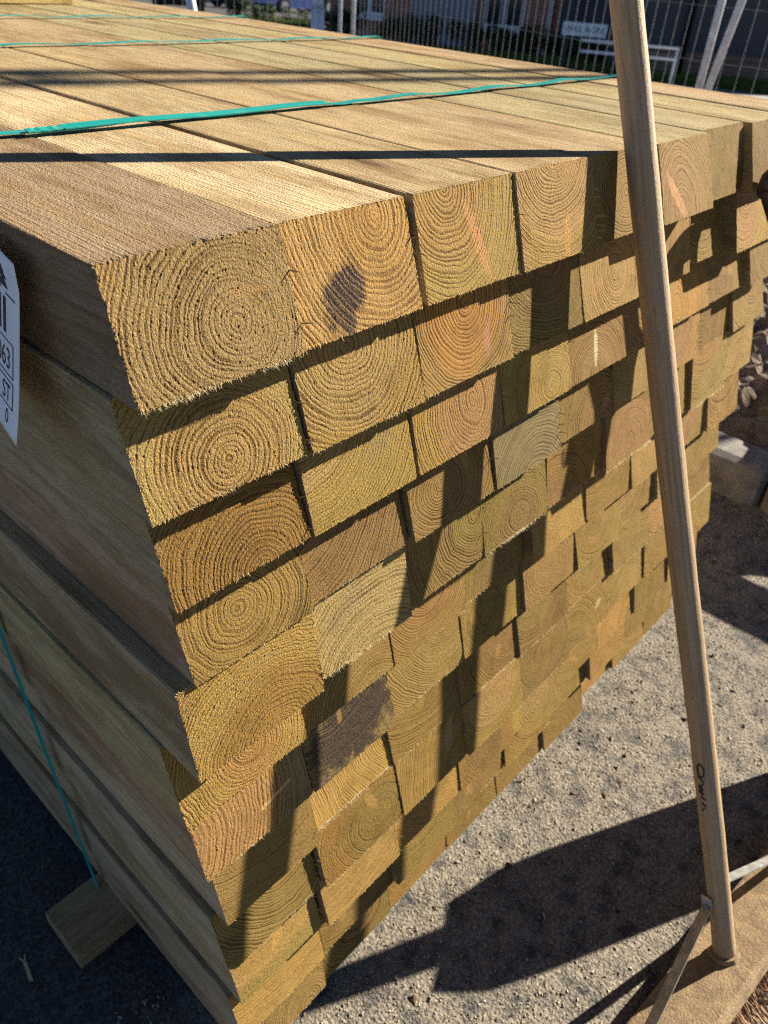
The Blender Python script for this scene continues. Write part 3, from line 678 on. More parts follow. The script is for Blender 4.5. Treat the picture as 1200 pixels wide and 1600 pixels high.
m.tube([g0 + SD * .125 - gx * .054, g0 + SD * .128 - gx * .03, g0 + SD * .128 + gx * .03, g0 + SD * .125 + gx * .054], [.013, .0165, .0165, .013], 14)
m.build('grip', M_GRIP, root, smooth=True)

# ------------------------------------------------------------------ ground
CX, CY = -.191, -.355
def ss(a, b, x): t = max(0., min(1., (x - a) / (b - a))); return t * t * (3 - 2 * t)
def terrain(x, y):
    d = math.hypot(x - CX, y - CY); return -.35 * ss(8, 17, d) - .040 * max(0, min(d, 60) - 17)
def asphalt():
    t = NT('gritty_asphalt'); p = t.coord()
    big = t.noise(p, 3.2, 5, .6); mid = t.noise(p, 26, 5, .65); fine = t.noise(p, 190, 4, .7)
    v = t.voro(p, 240, 'F1'); vc = t.voro(p, 240, 'F1', 1)
    st = t.sep(vc)[0]
    c = t.mix(t.sm(fine, .35, .65), (.034, .036, .041), (.095, .096, .100))
    c = t.mix(t.math('MULTIPLY', t.sm(st, .62, .80), .6), c, (.15, .142, .13))
    c = t.mix(t.math('MULTIPLY', t.sm(st, .12, .08), .7), c, (.04, .036, .034))
    # pale sandy film and sawdust, thicker in places
    dust_and_shade = t.math('MULTIPLY', t.sm(mid, .30, .58), t.sm(big, .24, .46))
    px_, py_, pz_ = t.sep(p)      # film masked off left of the pack, so shaded asphalt is painted darker
    dust_and_shade = t.math('MULTIPLY', dust_and_shade, t.math('SUBTRACT', 1.0, t.sm(t.math('SUBTRACT', py_, t.math('MULTIPLY', px_, .45)), .02, .12)))
    c = t.mix(t.math('MULTIPLY', dust_and_shade, .78), c, t.mix(t.sm(fine, .4, .6), (.185, .162, .132), (.40, .348, .27)))
    h = t.math('ADD', t.math('MULTIPLY', t.math('SUBTRACT', 1.0, v), .55), t.math('MULTIPLY', fine, 1.0))
    h = t.math('ADD', h, t.math('MULTIPLY', mid, 1.8))
    return t.fin(c, .88, t.bump(h, .0027, 1.0), .22)
M_ASPH = asphalt()
def grid(name, xs, ys, zf, mat, smooth=True):
    V = [(x, y, zf(x, y)) for y in ys for x in xs]; n = len(xs)
    F = [(j * n + i, j * n + i + 1, (j + 1) * n + i + 1, (j + 1) * n + i) for j in range(len(ys) - 1) for i in range(n - 1)]
    return link(name, mesh(name, V, F, [mat], smooth=smooth))
def spaced(lo, hi, c, fine, n):
    # coordinates dense near c
    t = np.linspace(-1, 1, n); s = np.sign(t) * np.abs(t) ** 3.2
    return [c + (hi - c) * k if k > 0 else c + (c - lo) * k for k in s]
def gz_near(x, y):
    z = terrain(x, y)
    return z
g = grid('ground', spaced(-300, 300, 2, .05, 121), spaced(-300, 300, 1, .05, 121), gz_near, M_ASPH); g['kind'] = 'structure'

# loose grit, sawdust and wood chips lying on the asphalt round the pack
def stones(n, name, mat, area, size, seed, flat=.6, label=None):
    rg = np.random.default_rng(seed); V = []; F = []
    base = np.array([(1, 0, 0), (-.5, .87, 0), (-.5, -.87, 0), (0, 0, 1.1), (0, 0, -.4)])
    FF = [(0, 1, 3), (1, 2, 3), (2, 0, 3), (1, 0, 4), (2, 1, 4), (0, 2, 4)]
    k = 0
    while k < n:
        x, y = area(rg)
        s = size[0] + (size[1] - size[0]) * rg.random() ** 3.2; a = rg.random() * 6.28
        sc = np.array([s * rg.uniform(.7, 1.4), s * rg.uniform(.5, 1), s * flat * rg.uniform(.6, 1.2)])
        P = (base + rg.normal(0, .16, base.shape)) * sc
        ca, sa = math.cos(a), math.sin(a)
        P = np.stack([P[:, 0] * ca - P[:, 1] * sa + x, P[:, 0] * sa + P[:, 1] * ca + y, P[:, 2] + s * flat * .25], 1)
        b = len(V); V += [tuple(q) for q in P]; F += [tuple(i + b for i in f) for f in FF]; k += 1
    o = link(name, mesh(name, V, F, [mat])); o['kind'] = 'stuff'; o['label'] = label or 'loose grit scattered over the asphalt'; o['category'] = 'grit'
    return o
def a_front(rg):
    while True:
        x, y = rg.uniform(-.2, 1.75), rg.uniform(-1.0, .12)
        if y > -.05 and -.02 < x < 1.13: continue
        d = max(0., -.05 - y); k = .25 + .75 * math.exp(-d / .28)
        k *= .35 + 1.1 * max(0., .5 + .9 * MN.noise(Vector((x * 9, y * 9, 2))) + .5 * MN.noise(Vector((x * 30, y * 30, 7))))
        if rg.random() < k: return x, y
def a_left(rg): return rg.uniform(-.6, -.02), rg.uniform(-.3, 1.2)
M_GRIT = NT('grit'); 
def gritmat(name, stops):
    t = NT(name); p = t.coord(); n = t.noise(p, 230, 2, .5); return t.fin(t.ramp(t.sm(n, .25, .75), stops), .85, None, .2)
M_GRIT = gritmat('pale_grit', [(0, (.09, .08, .07)), (.4, (.27, .235, .185)), (1, (.58, .50, .38))])
M_CHIP = gritmat('bark_and_wood_chips', [(0, (.030, .020, .014)), (.5, (.07, .045, .028)), (1, (.30, .20, .10))])
stones(42000, 'grit', M_GRIT, a_front, (.0006, .0032), 1, .5, 'pale grit and sawdust scattered over the asphalt before the pack')
stones(700, 'gravel', M_GRIT, a_front, (.0018, .0062), 8, .45, 'larger pale gravel pieces on the asphalt before the pack')
def a_base(rg): return rg.uniform(-.02, 1.15), -.055 - abs(rg.normal(0, .035))
stones(5000, 'sawdust', M_FIB, a_base, (.0004, .0016), 9, .4, 'sawdust gathered along the foot of the pack')
stones(480, 'wood_chips', M_CHIP, a_front, (.0022, .0078), 2, .35, 'dark bark chips scattered over the asphalt before the pack')
stones(500, 'grit', M_GRIT, a_left, (.0006, .0026), 3, .5, 'sparse grit on the shaded asphalt left of the pack')
# forked scrap of straw in the shade left of the pack
m = MB(); m.strip([(-.126, .226, .003), (-.1225, .243, .005), (-.121, .252, .004)], [(0, 0, 1)] * 3, .0045, .0006)
m.strip([(-.121, .251, .004), (-.1235, .2605, .007)], [(0, 0, 1)] * 2, .0018, .0005); m.strip([(-.121, .251, .004), (-.1165, .260, .006)], [(0, 0, 1)] * 2, .0018, .0005)
tag(m.build('straw_scrap', M_FIB), 'forked pale straw scrap on the dark ground at lower left', 'straw')

# stone kerb and rough soil beyond it
def kerbmat():
    t = NT('kerb_concrete'); p = t.coord(); n = t.noise(p, 14, 5, .65); f = t.noise(p, 260, 4, .7)
    c = t.mix(t.sm(n, .35, .65), (.20, .185, .17), (.32, .30, .275)); c = t.mix(t.math('MULTIPLY', t.sm(f, .55, .7), .5), c, (.20, .18, .16))
    return t.fin(c, .9, t.bump(t.math('ADD', f, t.math('MULTIPLY', n, 2)), .0035), .2)
M_KERB = kerbmat()
ky = -1.07
kl = ['concrete kerb stone just in view right of the pack foot', 'concrete kerb stone beside the pack, right of a joint', 'concrete kerb stone hidden behind the pack corner', 'concrete kerb stone farther along behind the pack', 'farthest concrete kerb stone behind the pack']
kys = [-.935, -.022, .893, 1.808]
for k, y0 in enumerate(kys):
    m = MB(); m.box((0, 0, 0), (.145, .908, .26), bev=.030); rr = random.Random(k)
    o = m.build('kerb_stone', M_KERB, None, loc=(1.745 + rr.uniform(-.004, .004), y0 + .455, -.025), smooth=False)
    tag(o, ['concrete kerb stone near the camera, right of the visible joint', 'concrete kerb stone beside the pack, left of the visible joint', 'concrete kerb stone behind the pack, third along the row', 'farthest concrete kerb stone in the row behind the pack'][k], 'kerb', 'kerb stones in a row')
def soilmat():
    t = NT('rough_soil'); p = t.coord(); n = t.noise(p, 9, 6, .7); f = t.noise(p, 70, 5, .75)
    c = t.mix(t.sm(n, .35, .65), (.20, .145, .105), (.36, .29, .23)); c = t.mix(t.math('MULTIPLY', t.sm(f, .5, .68), .7), c, (.46, .39, .33))
    c = t.mix(t.math('MULTIPLY', t.sm(f, .42, .3), .8), c, (.09, .06, .042))
    return t.fin(c, .95, t.bump(f, .02), .12)
M_SOIL = soilmat()
def soil_z(x, y):
    e = ss(1.80, 1.95, x) * (1 - ss(4.2, 5.4, x)) 
    h = .10 * e + .27 * math.exp(-((x - 2.10) / .16) ** 2 - ((y + .20) / .28) ** 2) * ss(1.83, 1.95, x) + e * (.06 * MN.fractal(Vector((x * 3, y * 3, 3)), 1, 2, 5) + .05 * MN.fractal(Vector((x * 11, y * 11, 1)), 1, 2, 4) + .016 * MN.noise(Vector((x * 45, y * 45, 5))))  # the tall bank beside the kerb is shaped to throw shade on it
    return max(h, -.02) - .02 * (1 - e) + terrain(x, y)
so = grid('soil', list(np.linspace(1.80, 5.4, 190)), list(np.linspace(-1.3, 2.8, 210)), soil_z, M_SOIL, smooth=False); so['kind'] = 'structure'

# far paving strip and grass verge to the right
def dirv(az): a = math.radians(az); return Vector((math.sin(a), math.cos(a), 0))
def at(az, d, z=None):
    p = Vector((CX, CY, 0)) + dirv(az) * d; p.z = terrain(p.x, p.y) if z is None else z; return p
M_PAVE = plain('far_pavement', (.30, .29, .28), .85, .2, var=.12, scale=2)
def patch(name, pts, lift, mat, kind='structure', seg=10):
    # quad strip between two polylines following the terrain
    A, B = pts; V = []; F = []
    for i in range(len(A)):
        for k in range(seg + 1):
            p = A[i].lerp(B[i], k / seg); V.append((p.x, p.y, terrain(p.x, p.y) + lift))
    for i in range(len(A) - 1):
        for k in range(seg): a = i * (seg + 1) + k; F.append((a, a + 1, a + seg + 2, a + seg + 1))
    o = link(name, mesh(name, V, F, [mat])); o['kind'] = kind; return o
azs = [30 + 3.2 * k for k in range(18)]
patch('pavement', ([at(a, 11.0 if a > 55 else 12.5) for a in azs], [at(a, 14.2 if a > 55 else 15.5) for a in azs]), .006, M_PAVE)
M_GRASS = gritmat('grass_blades', [(0, (.04, .075, .012)), (.5, (.08, .135, .02)), (1, (.16, .20, .045))])
def grass(name, label, azr, dr, n, seed):
    rr = random.Random(seed); m = MB()
    for k in range(n):
        p = at(rr.uniform(*azr), rr.uniform(*dr)); h = rr.uniform(.05, .13); a = rr.random() * 6.28
        s = Vector((math.cos(a), math.sin(a), 0)) * .012; l = Vector((rr.gauss(0, .03), rr.gauss(0, .03), h))
        m.add([p - s, p + s, p + l], [(0, 1, 2)])
    o = m.build(name, M_GRASS); o['kind'] = 'stuff'; o['label'] = label; o['category'] = 'grass'; return o
grass('grass', 'sunlit grass verge before the dark house wall', (64.5, 76), (14.6, 16.6), 9000, 4)
grass('grass', 'grass verge beside the far road and parked cars', (38.5, 43.4), (24, 31), 9000, 5)
grass('grass', 'shaded lawn before the brick house', (46, 62.3), (15.8, 17.5), 8000, 6)

# ------------------------------------------------------------------ temporary mesh fence
M_GALV = plain('galvanised_tube', (.58, .61, .65), .5, .5, .1, var=.15, scale=20)
M_WIRE = plain('galvanised_wire', (.30, .31, .33), .5, .4, .1, var=.1)
def fence(a, b, label, h=2.0, step=.075, skew=(0, 0)):
    a, b = Vector(a), Vector(b); root = empty('mesh_fence', a); tag(root, label, 'fence', 'temporary site fence')
    d = b - a; L = Vector((d.x, d.y, 0)).length; u = Vector((d.x, d.y, 0)) / L
    def P(s, z): return u * s + Vector((0, 0, (d.z) * s / L + z))
    for s in (0.03, L - .03):
        m = MB(); sk = skew[0] if s < 1 else skew[1]
        m.tube([P(s, .0), P(s + sk * h, h)], .021, 12); m.build('post', M_GALV, root, smooth=True)
    for z in (.18, h - .03):
        m = MB(); m.tube([P(.03, z), P(L - .03, z)], .013 if z > 1 else .017, 10); m.build('rail', M_GALV, root, smooth=True)
    m = MB(); n = int((L - .1) / step)
    for k in range(1, n):
        s = .05 + k * step; m.tube([P(s, .19), P(s, h - .04)], .0012, 4, False)
    z = .45
    while z < h: m.tube([P(.03, z), P(L - .03, z)], .0012, 4, False); z += .26
    w_ = m.build('mesh_wires', M_WIRE, root); w_['kind'] = 'stuff'
    return root
def foot(p, label):
    m = MB(); M = Matrix.Rotation(.4, 3, 'Z'); m.box((0, 0, .065), (.62, .22, .13), M, bev=.03)
    tag(m.build('rubber_block', plain('fence_foot_rubber', (.06, .06, .06), .8), None, loc=p), label, 'fence foot', 'rubber feet of the site fence')
PA, PB, PC = at(67.85, 5.3), at(45.6, 9.6), at(31.5, 9.0)
fence(PA, PB, 'site fence panel before the brick house, right of the paired posts', step=.095)
fence(PB + Vector((-.08, .06, 0)), PC, 'site fence panel before the parked cars, left of the paired posts', step=.085)
PD = at(86, 5.2)
UR = (PD - PA); UR.z = 0; UR.normalize()
fence(PA - UR * .07, PD, 'site fence panel at the right, before the dark house wall', step=.095, skew=(.12, 0))
foot(PA, 'black rubber fence foot behind the pack at right'); foot(PB, 'black rubber fence foot under the paired posts')
# raking prop holding the fence up, seen at the upper left
pr = at(37.1, 4.6); m = MB(); b0 = pr; b1 = pr + Vector((-.14, .09, 1.25)) ; root = empty('raking_prop', pr); tag(root, 'thick raking prop of the fence, top left beyond the pack', 'prop')
m.tube([(0, 0, 0), b1 - b0], .024, 14); m.build('tube', M_GALV, root, smooth=True); m = MB(); m.box((0, 0, .008), (.16, .16, .016), bev=.003); m.build('foot_plate', M_GALV, root)
# unseen posts and low board, added to shade the pack's top and the ground
root = empty('shadow_posts', (5.5, -.86, 0)); tag(root, 'two tall posts added out of view at right to cast shadows', 'shadow caster')
for (x, y, hh) in ((0, 0, 3.7), (.02, -.085, 3.7)):
    m = MB(); m.tube([(x, y, 0), (x, y, hh)], .021, 12); m.build('post', M_GALV, root, smooth=True)
m = MB(); m.box((.01, -.042, 3.6), (.05, .14, .02)); m.build('clip', M_GALV, root)
root = empty('shadow_board', (1.83, -.16, 0)); tag(root, 'low board on pegs added out of view at right to cast shadow', 'board')  # unseen board added for the shadow band near the kerb
m = MB(); m.box((.02, -1.2, .275), (.038, 2.4, .075), Matrix.Rotation(.02, 3, 'Z'), bev=.004); bo = m.build('board', M_SIDE, root); bo['pith'] = (.01, -.05, .004); bo['seed'] = 3.0; bo['fur'] = .5; bo['side_colour'] = (.4, .3, .18)
for y in (-.6, -1.9):
    m = MB(); m.tube([(.052, y, 0), (.052, y, .34)], .012, 8); m.build('peg', M_GALV, root, smooth=True)

# ------------------------------------------------------------------ houses
def brickmat(name, a, b, mort):
    t = NT(name); p = t.coord(); br = t.n('ShaderNodeTexBrick'); sx, sy, sz = t.sep(p)
    t.put(br.inputs['Vector'], t.comb(t.math('ADD', sx, sy), sz, 0.0)); br.inputs['Scale'].default_value = 1
    br.inputs['Brick Width'].default_value = .225; br.inputs['Row Height'].default_value = .075; br.inputs['Mortar Size'].default_value = .008
    br.inputs['Color1'].default_value = (*a, 1); br.inputs['Color2'].default_value = (*b, 1); br.inputs['Mortar'].default_value = (*mort, 1)
    return t.fin(br.outputs[0], .85, t.bump(br.outputs[1], -.006), .2)
M_BR1 = brickmat('red_brick', (.42, .155, .10), (.32, .12, .08), (.36, .29, .22))
M_BR2 = brickmat('buff_plinth_brick', (.22, .14, .09), (.17, .11, .075), (.24, .21, .17))
M_CHAR = plain('charcoal_cladding', (.055, .060, .070), .6, .3, var=.1, scale=3)
M_GREYP = plain('grey_panel', (.22, .23, .25), .55, .3, var=.06, scale=3)
M_WHITE = plain('white_frame', (.75, .76, .76), .4, .4, var=.03); M_ROOF = plain('roof_tile', (.06, .05, .05), .8, .2, var=.2, scale=6)
def glassmat():
    t = NT('window_glass'); return t.fin((.03, .04, .05), .06, None, .6)
M_GLASS = glassmat()
def house(a, b, depth, hh, wallmat, label, wins=(), plinth=None, pipes=(), panels=(), door=None):
    a, b = Vector(a), Vector(b); a.z = b.z = min(a.z, b.z) - .05
    root = empty('house', a); tag(root, label, 'house')
    d = Vector((b.x - a.x, b.y - a.y, 0)); L = d.length; u = d / L; n = Vector((u.y, -u.x, 0))
    if n.dot(Vector((CX, CY, 0)) - a) < 0: n = -n
    M = Matrix((u, n, Vector((0, 0, 1)))).transposed()
    def bx(s, o, z, ds, do, dz, name, mat, par=None, bev=0):
        mm = MB(); mm.box(M @ Vector((s, o, z)), (ds, do, dz), M, bev); return mm.build(name, mat, par or root)
    # wall built round the openings: strips below, above and between windows
    cuts = sorted(wins, key=lambda w: w[0]); s0 = 0; mm = MB()
    for (ws, ww, wz, wh) in cuts:
        if ws - ww / 2 > s0: mm.box(M @ Vector(((s0 + ws - ww / 2) / 2, -.15, hh / 2)), (ws - ww / 2 - s0, .3, hh), M)
        mm.box(M @ Vector((ws, -.15, wz / 2)), (ww, .3, wz), M); mm.box(M @ Vector((ws, -.15, (wz + wh + hh) / 2)), (ww, .3, hh - wz - wh), M)
        s0 = ws + ww / 2
    mm.box(M @ Vector(((s0 + L) / 2, -.15, hh / 2)), (L - s0, .3, hh), M); mm.build('wall', wallmat, root)
    mm = MB(); mm.box(M @ Vector((L / 2, -depth / 2 - .16, hh / 2)), (L - .02, depth - .3, hh - .02), M); mm.build('rear_walls', wallmat, root)
    mm = MB(); P = [M @ Vector(q) for q in ((-.2, .3, hh), (L + .2, .3, hh), (L + .2, -depth / 2, hh + 2.4), (-.2, -depth / 2, hh + 2.4), (-.2, -depth - .3, hh), (L + .2, -depth - .3, hh))]
    mm.add(P, [(0, 1, 2, 3), (3, 2, 5, 4), (0, 3, 4), (1, 5, 2), (0, 4, 5, 1)]); mm.build('roof', M_ROOF, root)
    for (ws, ww, wz, wh) in wins:
        w_ = bx(ws, -.12, wz + wh / 2, ww, .02, wh, 'window', M_GLASS)
        for q in (-ww / 2 + .03, 0, ww / 2 - .03): bx(ws + q, -.09, wz + wh / 2, .06, .06, wh, 'frame', M_WHITE, w_)
        bx(ws, -.09, wz + .03, ww - .13, .058, .06, 'frame', M_WHITE, w_); bx(ws, -.09, wz + wh - .03, ww - .13, .058, .06, 'frame', M_WHITE, w_)
        bx(ws, .03, wz - .045, ww + .16, .16, .09, 'sill', M_WHITE, w_)
        for q in (-ww / 4, ww / 4): bx(ws + q, -.16, wz + wh / 2, ww / 2 - .1, .02, wh - .1, 'curtain', M_GREYP, w_)
    if plinth: bx(L / 2, .02, plinth / 2, L, .035, plinth, 'plinth', M_BR2)
    for (s, mat) in pipes:
        mm = MB(); mm.tube([M @ Vector((s, .08, .12)), M @ Vector((s, .08, hh))], .05, 10); mm.tube([M @ Vector((s, .08, .14)), M @ Vector((s + .02, .20, .04))], .05, 10); mm.build('downpipe', mat, root, smooth=True)
    for (s, ds, mat) in panels: bx(s, .03, hh / 2 - .2, ds, .05, hh - .4, 'panel', mat)
    return root
HA, HB = at(44.2, 21.5), at(62.1, 19.6)
Lh = (Vector((HB.x - HA.x, HB.y - HA.y, 0))).length
def s_of(az):   # where a bearing meets the brick house front
    d = dirv(az); e = HB - HA; c = HA - Vector((CX, CY, 0)); det = d.x * -e.y + e.x * d.y
    return (d.x * c.y - d.y * c.x) / -det * -1 * Lh if False else ((c.x * d.y - c.y * d.x) / (d.x * e.y - d.y * e.x)) * Lh * -1 if ((c.x * d.y - c.y * d.x) / (d.x * e.y - d.y * e.x)) < 0 else ((c.x * d.y - c.y * d.x) / (d.x * e.y - d.y * e.x)) * Lh
house(HA, HB, 7, 5.2, M_BR1, 'red brick house with white downpipe behind the fence', wins=[(s_of(55.0), .95, .52, 1.3), (s_of(46.6), .8, .52, 1.3)],
      pipes=[(s_of(57.9), M_WHITE)], panels=[(s_of(51.3), 1.55, M_GREYP), (s_of(59.6), .75, M_CHAR)])
house(at(62.5, 15.9), at(80, 18.2), 7, 5.2, M_CHAR, 'charcoal clad house wall at the right behind the fence', plinth=.50, pipes=[(1.05, plain('black_pipe', (.012, .012, .013), .5))])

# ------------------------------------------------------------------ shrubs
M_LEAF = gritmat('shrub_leaf', [(0, (.012, .030, .010)), (.5, (.025, .055, .016)), (1, (.06, .10, .03))])
M_TWIG = plain('shrub_stem', (.08, .055, .035), .9)
def shrub(p, w, h, label, seed, n=1500, name='shrub', leaf=.035):
    rr = random.Random(seed); root = empty(name, p); tag(root, label, 'shrub', 'shrubs before the houses')
    m = MB(); blobs = [(Vector((rr.uniform(-.36, .36) * w, rr.uniform(-.3, .3) * w, h * rr.uniform(.3, .72))), rr.uniform(.22, .36) * h) for _ in range(9)]
    for k in range(n):
        c, r = rr.choice(blobs); d = Vector((rr.gauss(0, 1), rr.gauss(0, 1), rr.gauss(0, 1))).normalized(); q = c + d * r * rr.uniform(.6, 1.08); q.z = max(q.z, .03)
        a = Vector((rr.gauss(0, 1), rr.gauss(0, 1), rr.gauss(0, 1))).normalized(); b = a.orthogonal().normalized(); s = leaf * rr.uniform(.7, 1.4)
        m.add([q - a * s, q + b * s * .5, q + a * s, q - b * s * .5], [(0, 1, 2, 3)])
    m.build('foliage', M_LEAF, root)
    m = MB()
    for c, r in blobs: m.tube([(rr.uniform(-.05, .05), rr.uniform(-.05, .05), 0), c * .6 + Vector((0, 0, .02)), c], [.014, .010, .004], 5)
    m.build('stems', M_TWIG, root)
for k, (az, d, w, h, lab) in enumerate(((48.4, 18.6, 1.1, .78, 'dark low shrub left of the grey house panel'), (50.2, 18.3, .9, .95, 'dark shrub before the grey house panel'), (53.1, 18.2, 1.5, .80, 'wide dark shrub left below the white window sill'),
        (55.4, 18.0, 1.2, .72, 'dark shrub right below the white window sill'), (57.2, 17.9, .9, .85, 'dark shrub beside the foot of the white downpipe'), (59.2, 17.6, 1.1, .74, 'dark shrub behind the street name sign'), (61.3, 17.2, .9, .70, 'dark shrub behind the white handrail'),
        (45.0, 19.2, .8, .9, 'dark shrub behind the paired fence posts'), (40.9, 27.0, 2.6, .62, 'clipped low hedge on the far verge'), (38.5, 26.0, .55, .95, 'small upright bush beside the far road'))):
    shrub(at(az, d), w, h * (.66 if k < 8 else 1), lab, 20 + k)

# ------------------------------------------------------------------ street furniture
root = empty('street_sign', at(60.1, 14.0)); tag(root, 'white street name sign on short posts behind the fence', 'sign')
zsg = 1.087 + 14.0 * math.tan(math.radians(-2.98)); up_ = zsg - root.location.z
u_ = Vector((dirv(60.1).y, -dirv(60.1).x, 0)); fwd = dirv(60.1); M = Matrix((u_, -fwd, Vector((0, 0, 1)))).transposed()
m = MB(); m.box((0, 0, up_), (.66, .02, .175), M, bev=.006); m.build('plate', plain('sign_white', (.62, .74, .76), .4), root)
cu = bpy.data.curves.new('txt', 'FONT'); cu.body = 'WILL ACRE'; cu.size = .105; cu.align_x = 'CENTER'; cu.align_y = 'CENTER'; cu.resolution_u = 2
ob = bpy.data.objects.new('txt', cu); COL.objects.link(ob); bpy.context.view_layer.update()
me = bpy.data.meshes.new_from_object(ob.evaluated_get(bpy.context.evaluated_depsgraph_get())); bpy.data.objects.remove(ob)
xs = [v.co.x for v in me.vertices]; kx = .60 / (max(xs) - min(xs))
for v in me.vertices: v.co = M @ Vector((v.co.x * kx, .0125, v.co.y)) + Vector((0, 0, up_))
me.materials.append(M_INK); link('lettering', me, root)
for s in (-.24, .24):
    m = MB(); m.tube([M @ Vector((s, -.03, 0)), M @ Vector((s, -.03, up_ + .05))], .022, 8); m.build('post', M_INK, root)
root = empty('handrail', at(60.05, 12.6)); tag(root, 'white two bar handrail below the street name sign', 'handrail')
zr = lambda el, d: 1.087 + d * math.tan(math.radians(el)) - root.location.z
M = Matrix((Vector((dirv(60.05).y, -dirv(60.05).x, 0)), -dirv(60.05), Vector((0, 0, 1)))).transposed()
z1, z2 = zr(-3.53, 12.6), zr(-4.11, 12.6)
m = MB(); m.tube([M @ Vector((0, 0, z1)), M @ Vector((1.3, 0, z1))], .02, 10); m.build('rail', M_WHITE, root, smooth=True)
m = MB(); m.tube([M @ Vector((0, 0, z2)), M @ Vector((1.3, 0, z2))], .02, 10); m.build('rail', M_WHITE, root, smooth=True)
for s in (.62, 1.28):
    m = MB(); m.tube([M @ Vector((s, 0, 0)), M @ Vector((s, 0, z1 + .01))], .02, 10); m.build('post', M_WHITE, root, smooth=True)
root = empty('lamp_post', at(43.45, 12.4)); tag(root, 'pale grey lamp post with wide base beyond the pack', 'lamp post')
M_LAMP = plain('lamp_post_paint', (.62, .66, .70), .4, .4, .1, var=.04)
zb_ = root.location.z; zs = 1.087 + 12.4 * math.tan(math.radians(-3.0)) - zb_
m = MB(); m.tube([(0, 0, 0), (0, 0, zs)], .093, 20); m.build('base', M_LAMP, root, smooth=True)
m = MB(); m.tube([(0, 0, zs), (0, 0, zs + .10), (0, 0, zs + .2), (0, 0, 5.5)], [.093, .070, .058, .05], 20); m.build('column', M_LAMP, root, smooth=True)
m = MB(); m.tube([(0, 0, 5.5), (.1, .05, 5.62), (.6, .3, 5.7)], .04, 10); m.build('arm', M_LAMP, root, smooth=True)
m = MB(); m.box((.8, .4, 5.7), (.5, .2, .09), Matrix.Rotation(.46, 3, 'Z'), bev=.03); m.build('lantern', M_LAMP, root)

# ------------------------------------------------------------------ site boards at the far left, parked cars
M_BLUE = plain('board_blue', (.10, .16, .55), .5); M_BWHITE = plain('board_pale', (.45, .50, .72), .5)
for az, lab in ((29.95, 'pale blue site board with a blue mark, left one'), (31.35, 'pale blue site board with a blue mark, right one')):
    root = empty('site_board', at(az, 7.2)); tag(root, lab, 'board', 'site boards at the top left')
    f = dirv(az); M = Matrix((Vector((f.y, -f.x, 0)), -f, Vector((0, 0, 1)))).transposed() @ Matrix.Rotation(-.12, 3, 'Y')
    m = MB(); m.box(M @ Vector((0, 0, .42)), (.165, .02, .84), M, bev=.004); m.build('panel', M_BWHITE, root)
    m = MB(); P = []
    for k in range(13): t = math.pi * k / 12; P += [M @ Vector((.055 * math.cos(t), .0125, .70 - .055 * math.sin(t))), M @ Vector((.03 * math.cos(t), .0125, .70 - .03 * math.sin(t)))]
    m.add(P, [(2 * k, 2 * k + 1, 2 * k + 3, 2 * k + 2) for k in range(12)]); m.build('mark', M_BLUE, root)
M_TYRE = plain('tyre_rubber', (.02, .02, .02), .8); M_RIM = plain('wheel_rim', (.4, .4, .42), .35, .5, .7)
def lightmat(name, c): 
    t = NT(name); m_ = t.fin(c, .25, None, .5); t.b.inputs['Emission Color'].default_value = (*c, 1); t.b.inputs['Emission Strength'].default_value = 1.2; return m_
M_TAIL = lightmat('tail_light', (.9, .03, .04)); M_HEADL = plain('head_lamp', (.7, .72, .74), .2, .5)
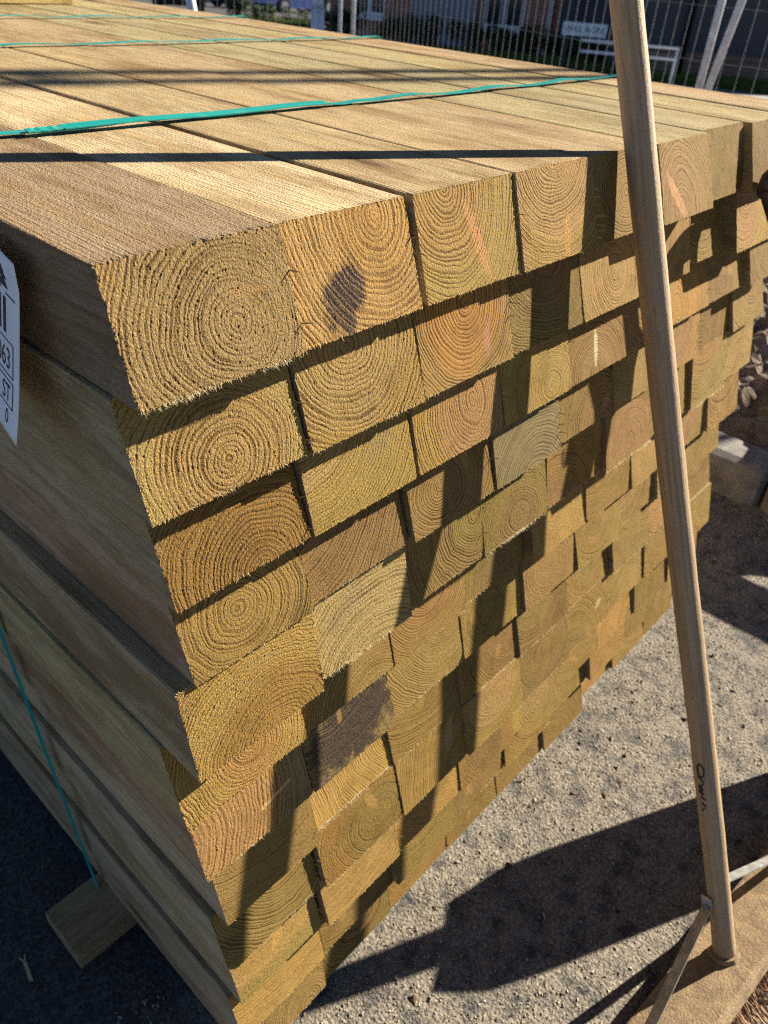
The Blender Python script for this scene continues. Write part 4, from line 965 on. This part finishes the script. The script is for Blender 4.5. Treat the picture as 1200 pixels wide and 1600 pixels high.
def car(p, yaw, col, label, van=False):
    root = empty('parked_car', p, (0, 0, yaw)); tag(root, label, 'car', 'cars parked along the far road')
    L, w = 4.1, 1.72; H = 2.0 if van else 1.45
    prof = [(-L/2, .32), (-L/2 - .02, .62), (-L/2 + .05, .92), (-L/2 + .25, .98), (-L/2 + .75, H - .05), (-L/2 + 1.2, H), (.55 if not van else 1.0, H - .02), (1.15 if not van else 1.5, .98), (L/2 - .25, .84), (L/2, .66), (L/2 + .02, .36), (L/2 - .1, .25), (-L/2 + .1, .25)]
    V = []; F = []; n = len(prof)
    for s, k in ((-1, .86), (-1, 1), (1, 1), (1, .86)):
        for (x, z) in prof: V.append((x * (.985 if k < 1 else 1), s * w / 2 * (k if z < .99 and k < 1 else (1 if z < .99 else (.80 if k < 1 else .86))), z if k == 1 else z + (.02 if z < .4 else -.01)))
    for j in range(3):
        for i in range(n): F.append((j * n + i, j * n + (i + 1) % n, (j + 1) * n + (i + 1) % n, (j + 1) * n + i))
    F += [tuple(range(n - 1, -1, -1)), tuple(range(3 * n, 4 * n))]
    body = link('body', mesh('body', V, F, [plain('car_paint', col, .25, .5, .2, var=.02)]), root)
    for x in (-1.28, 1.28):
        for s in (-1, 1):
            wh = empty('wheel', (x, s * (w / 2 - .10), .31)); wh.parent = root
            m = MB(); m.tube([(0, -.1, 0), (0, .1, 0)], .31, 22); m.build('tyre', M_TYRE, wh); m = MB(); m.tube([(0, -.106, 0), (0, .106, 0)], .20, 16); m.build('rim', M_RIM, wh)
    for s in (-1, 1):
        m = MB(); m.box((-L/2 - .01, s * (w / 2 - .20), .78), (.07, .26, .22), bev=.02); m.build('tail_light', M_TAIL, root)
        m = MB(); m.box((L/2 - .04, s * (w / 2 - .22), .68), (.1, .30, .15), bev=.02); m.build('headlight', M_HEADL, root)
        m = MB(); m.add([(-L/2 + .62, s * w / 2 * .925, 1.02), (1.0, s * w / 2 * .925, 1.02), (.5, s * w / 2 * .868, H - .12), (-L/2 + .95, s * w / 2 * .868, H - .12)], [(0, 1, 2, 3)]); m.build('side_window', M_GLASS, root)
    m = MB(); m.add([(-L/2 + .27, -.60, 1.03), (-L/2 + .27, .60, 1.03), (-L/2 + .70, .56, H - .12), (-L/2 + .70, -.56, H - .12)], [(0, 1, 2, 3)]); m.build('rear_window', M_GLASS, root)
    m = MB(); m.box((-L/2 - .03, 0, .60), (.02, .52, .11)); m.build('number_plate', plain('plate_yellow', (.7, .55, .05), .5), root)
    m = MB(); m.box((-L/2 - .015, 0, .40), (.07, w * .94, .2), bev=.03); m.build('bumper', M_TYRE, root)
car(at(34.9, 36), math.radians(90 - 34.9 + 4), (.03, .025, .03), 'dark car with red tail lights, left of the raking prop')
car(at(40.6, 46), math.radians(170), (.62, .63, .66), 'white car parked far off, left of the hedge')
car(at(42.2, 44), math.radians(172), (.06, .10, .28), 'blue car parked far off near the lamp post')
car(at(39.1, 47), math.radians(168), (.03, .04, .07), 'dark blue car parked far off beside the bush')
m = MB(); f = dirv(36.5); root = empty('garden_wall', at(36.5, 58)); tag(root, 'low pale garden wall beyond the far road', 'wall')
M = Matrix((Vector((f.y, -f.x, 0)), -f, Vector((0, 0, 1)))).transposed(); m.box((0, 0, .5), (14, .22, 1.0), M); m.build('wall', plain('pale_render', (.5, .42, .34), .8), root)
m = MB(); m.box((0, 0, 1.03), (14.1, .3, .06), M); m.build('coping', M_KERB, root)
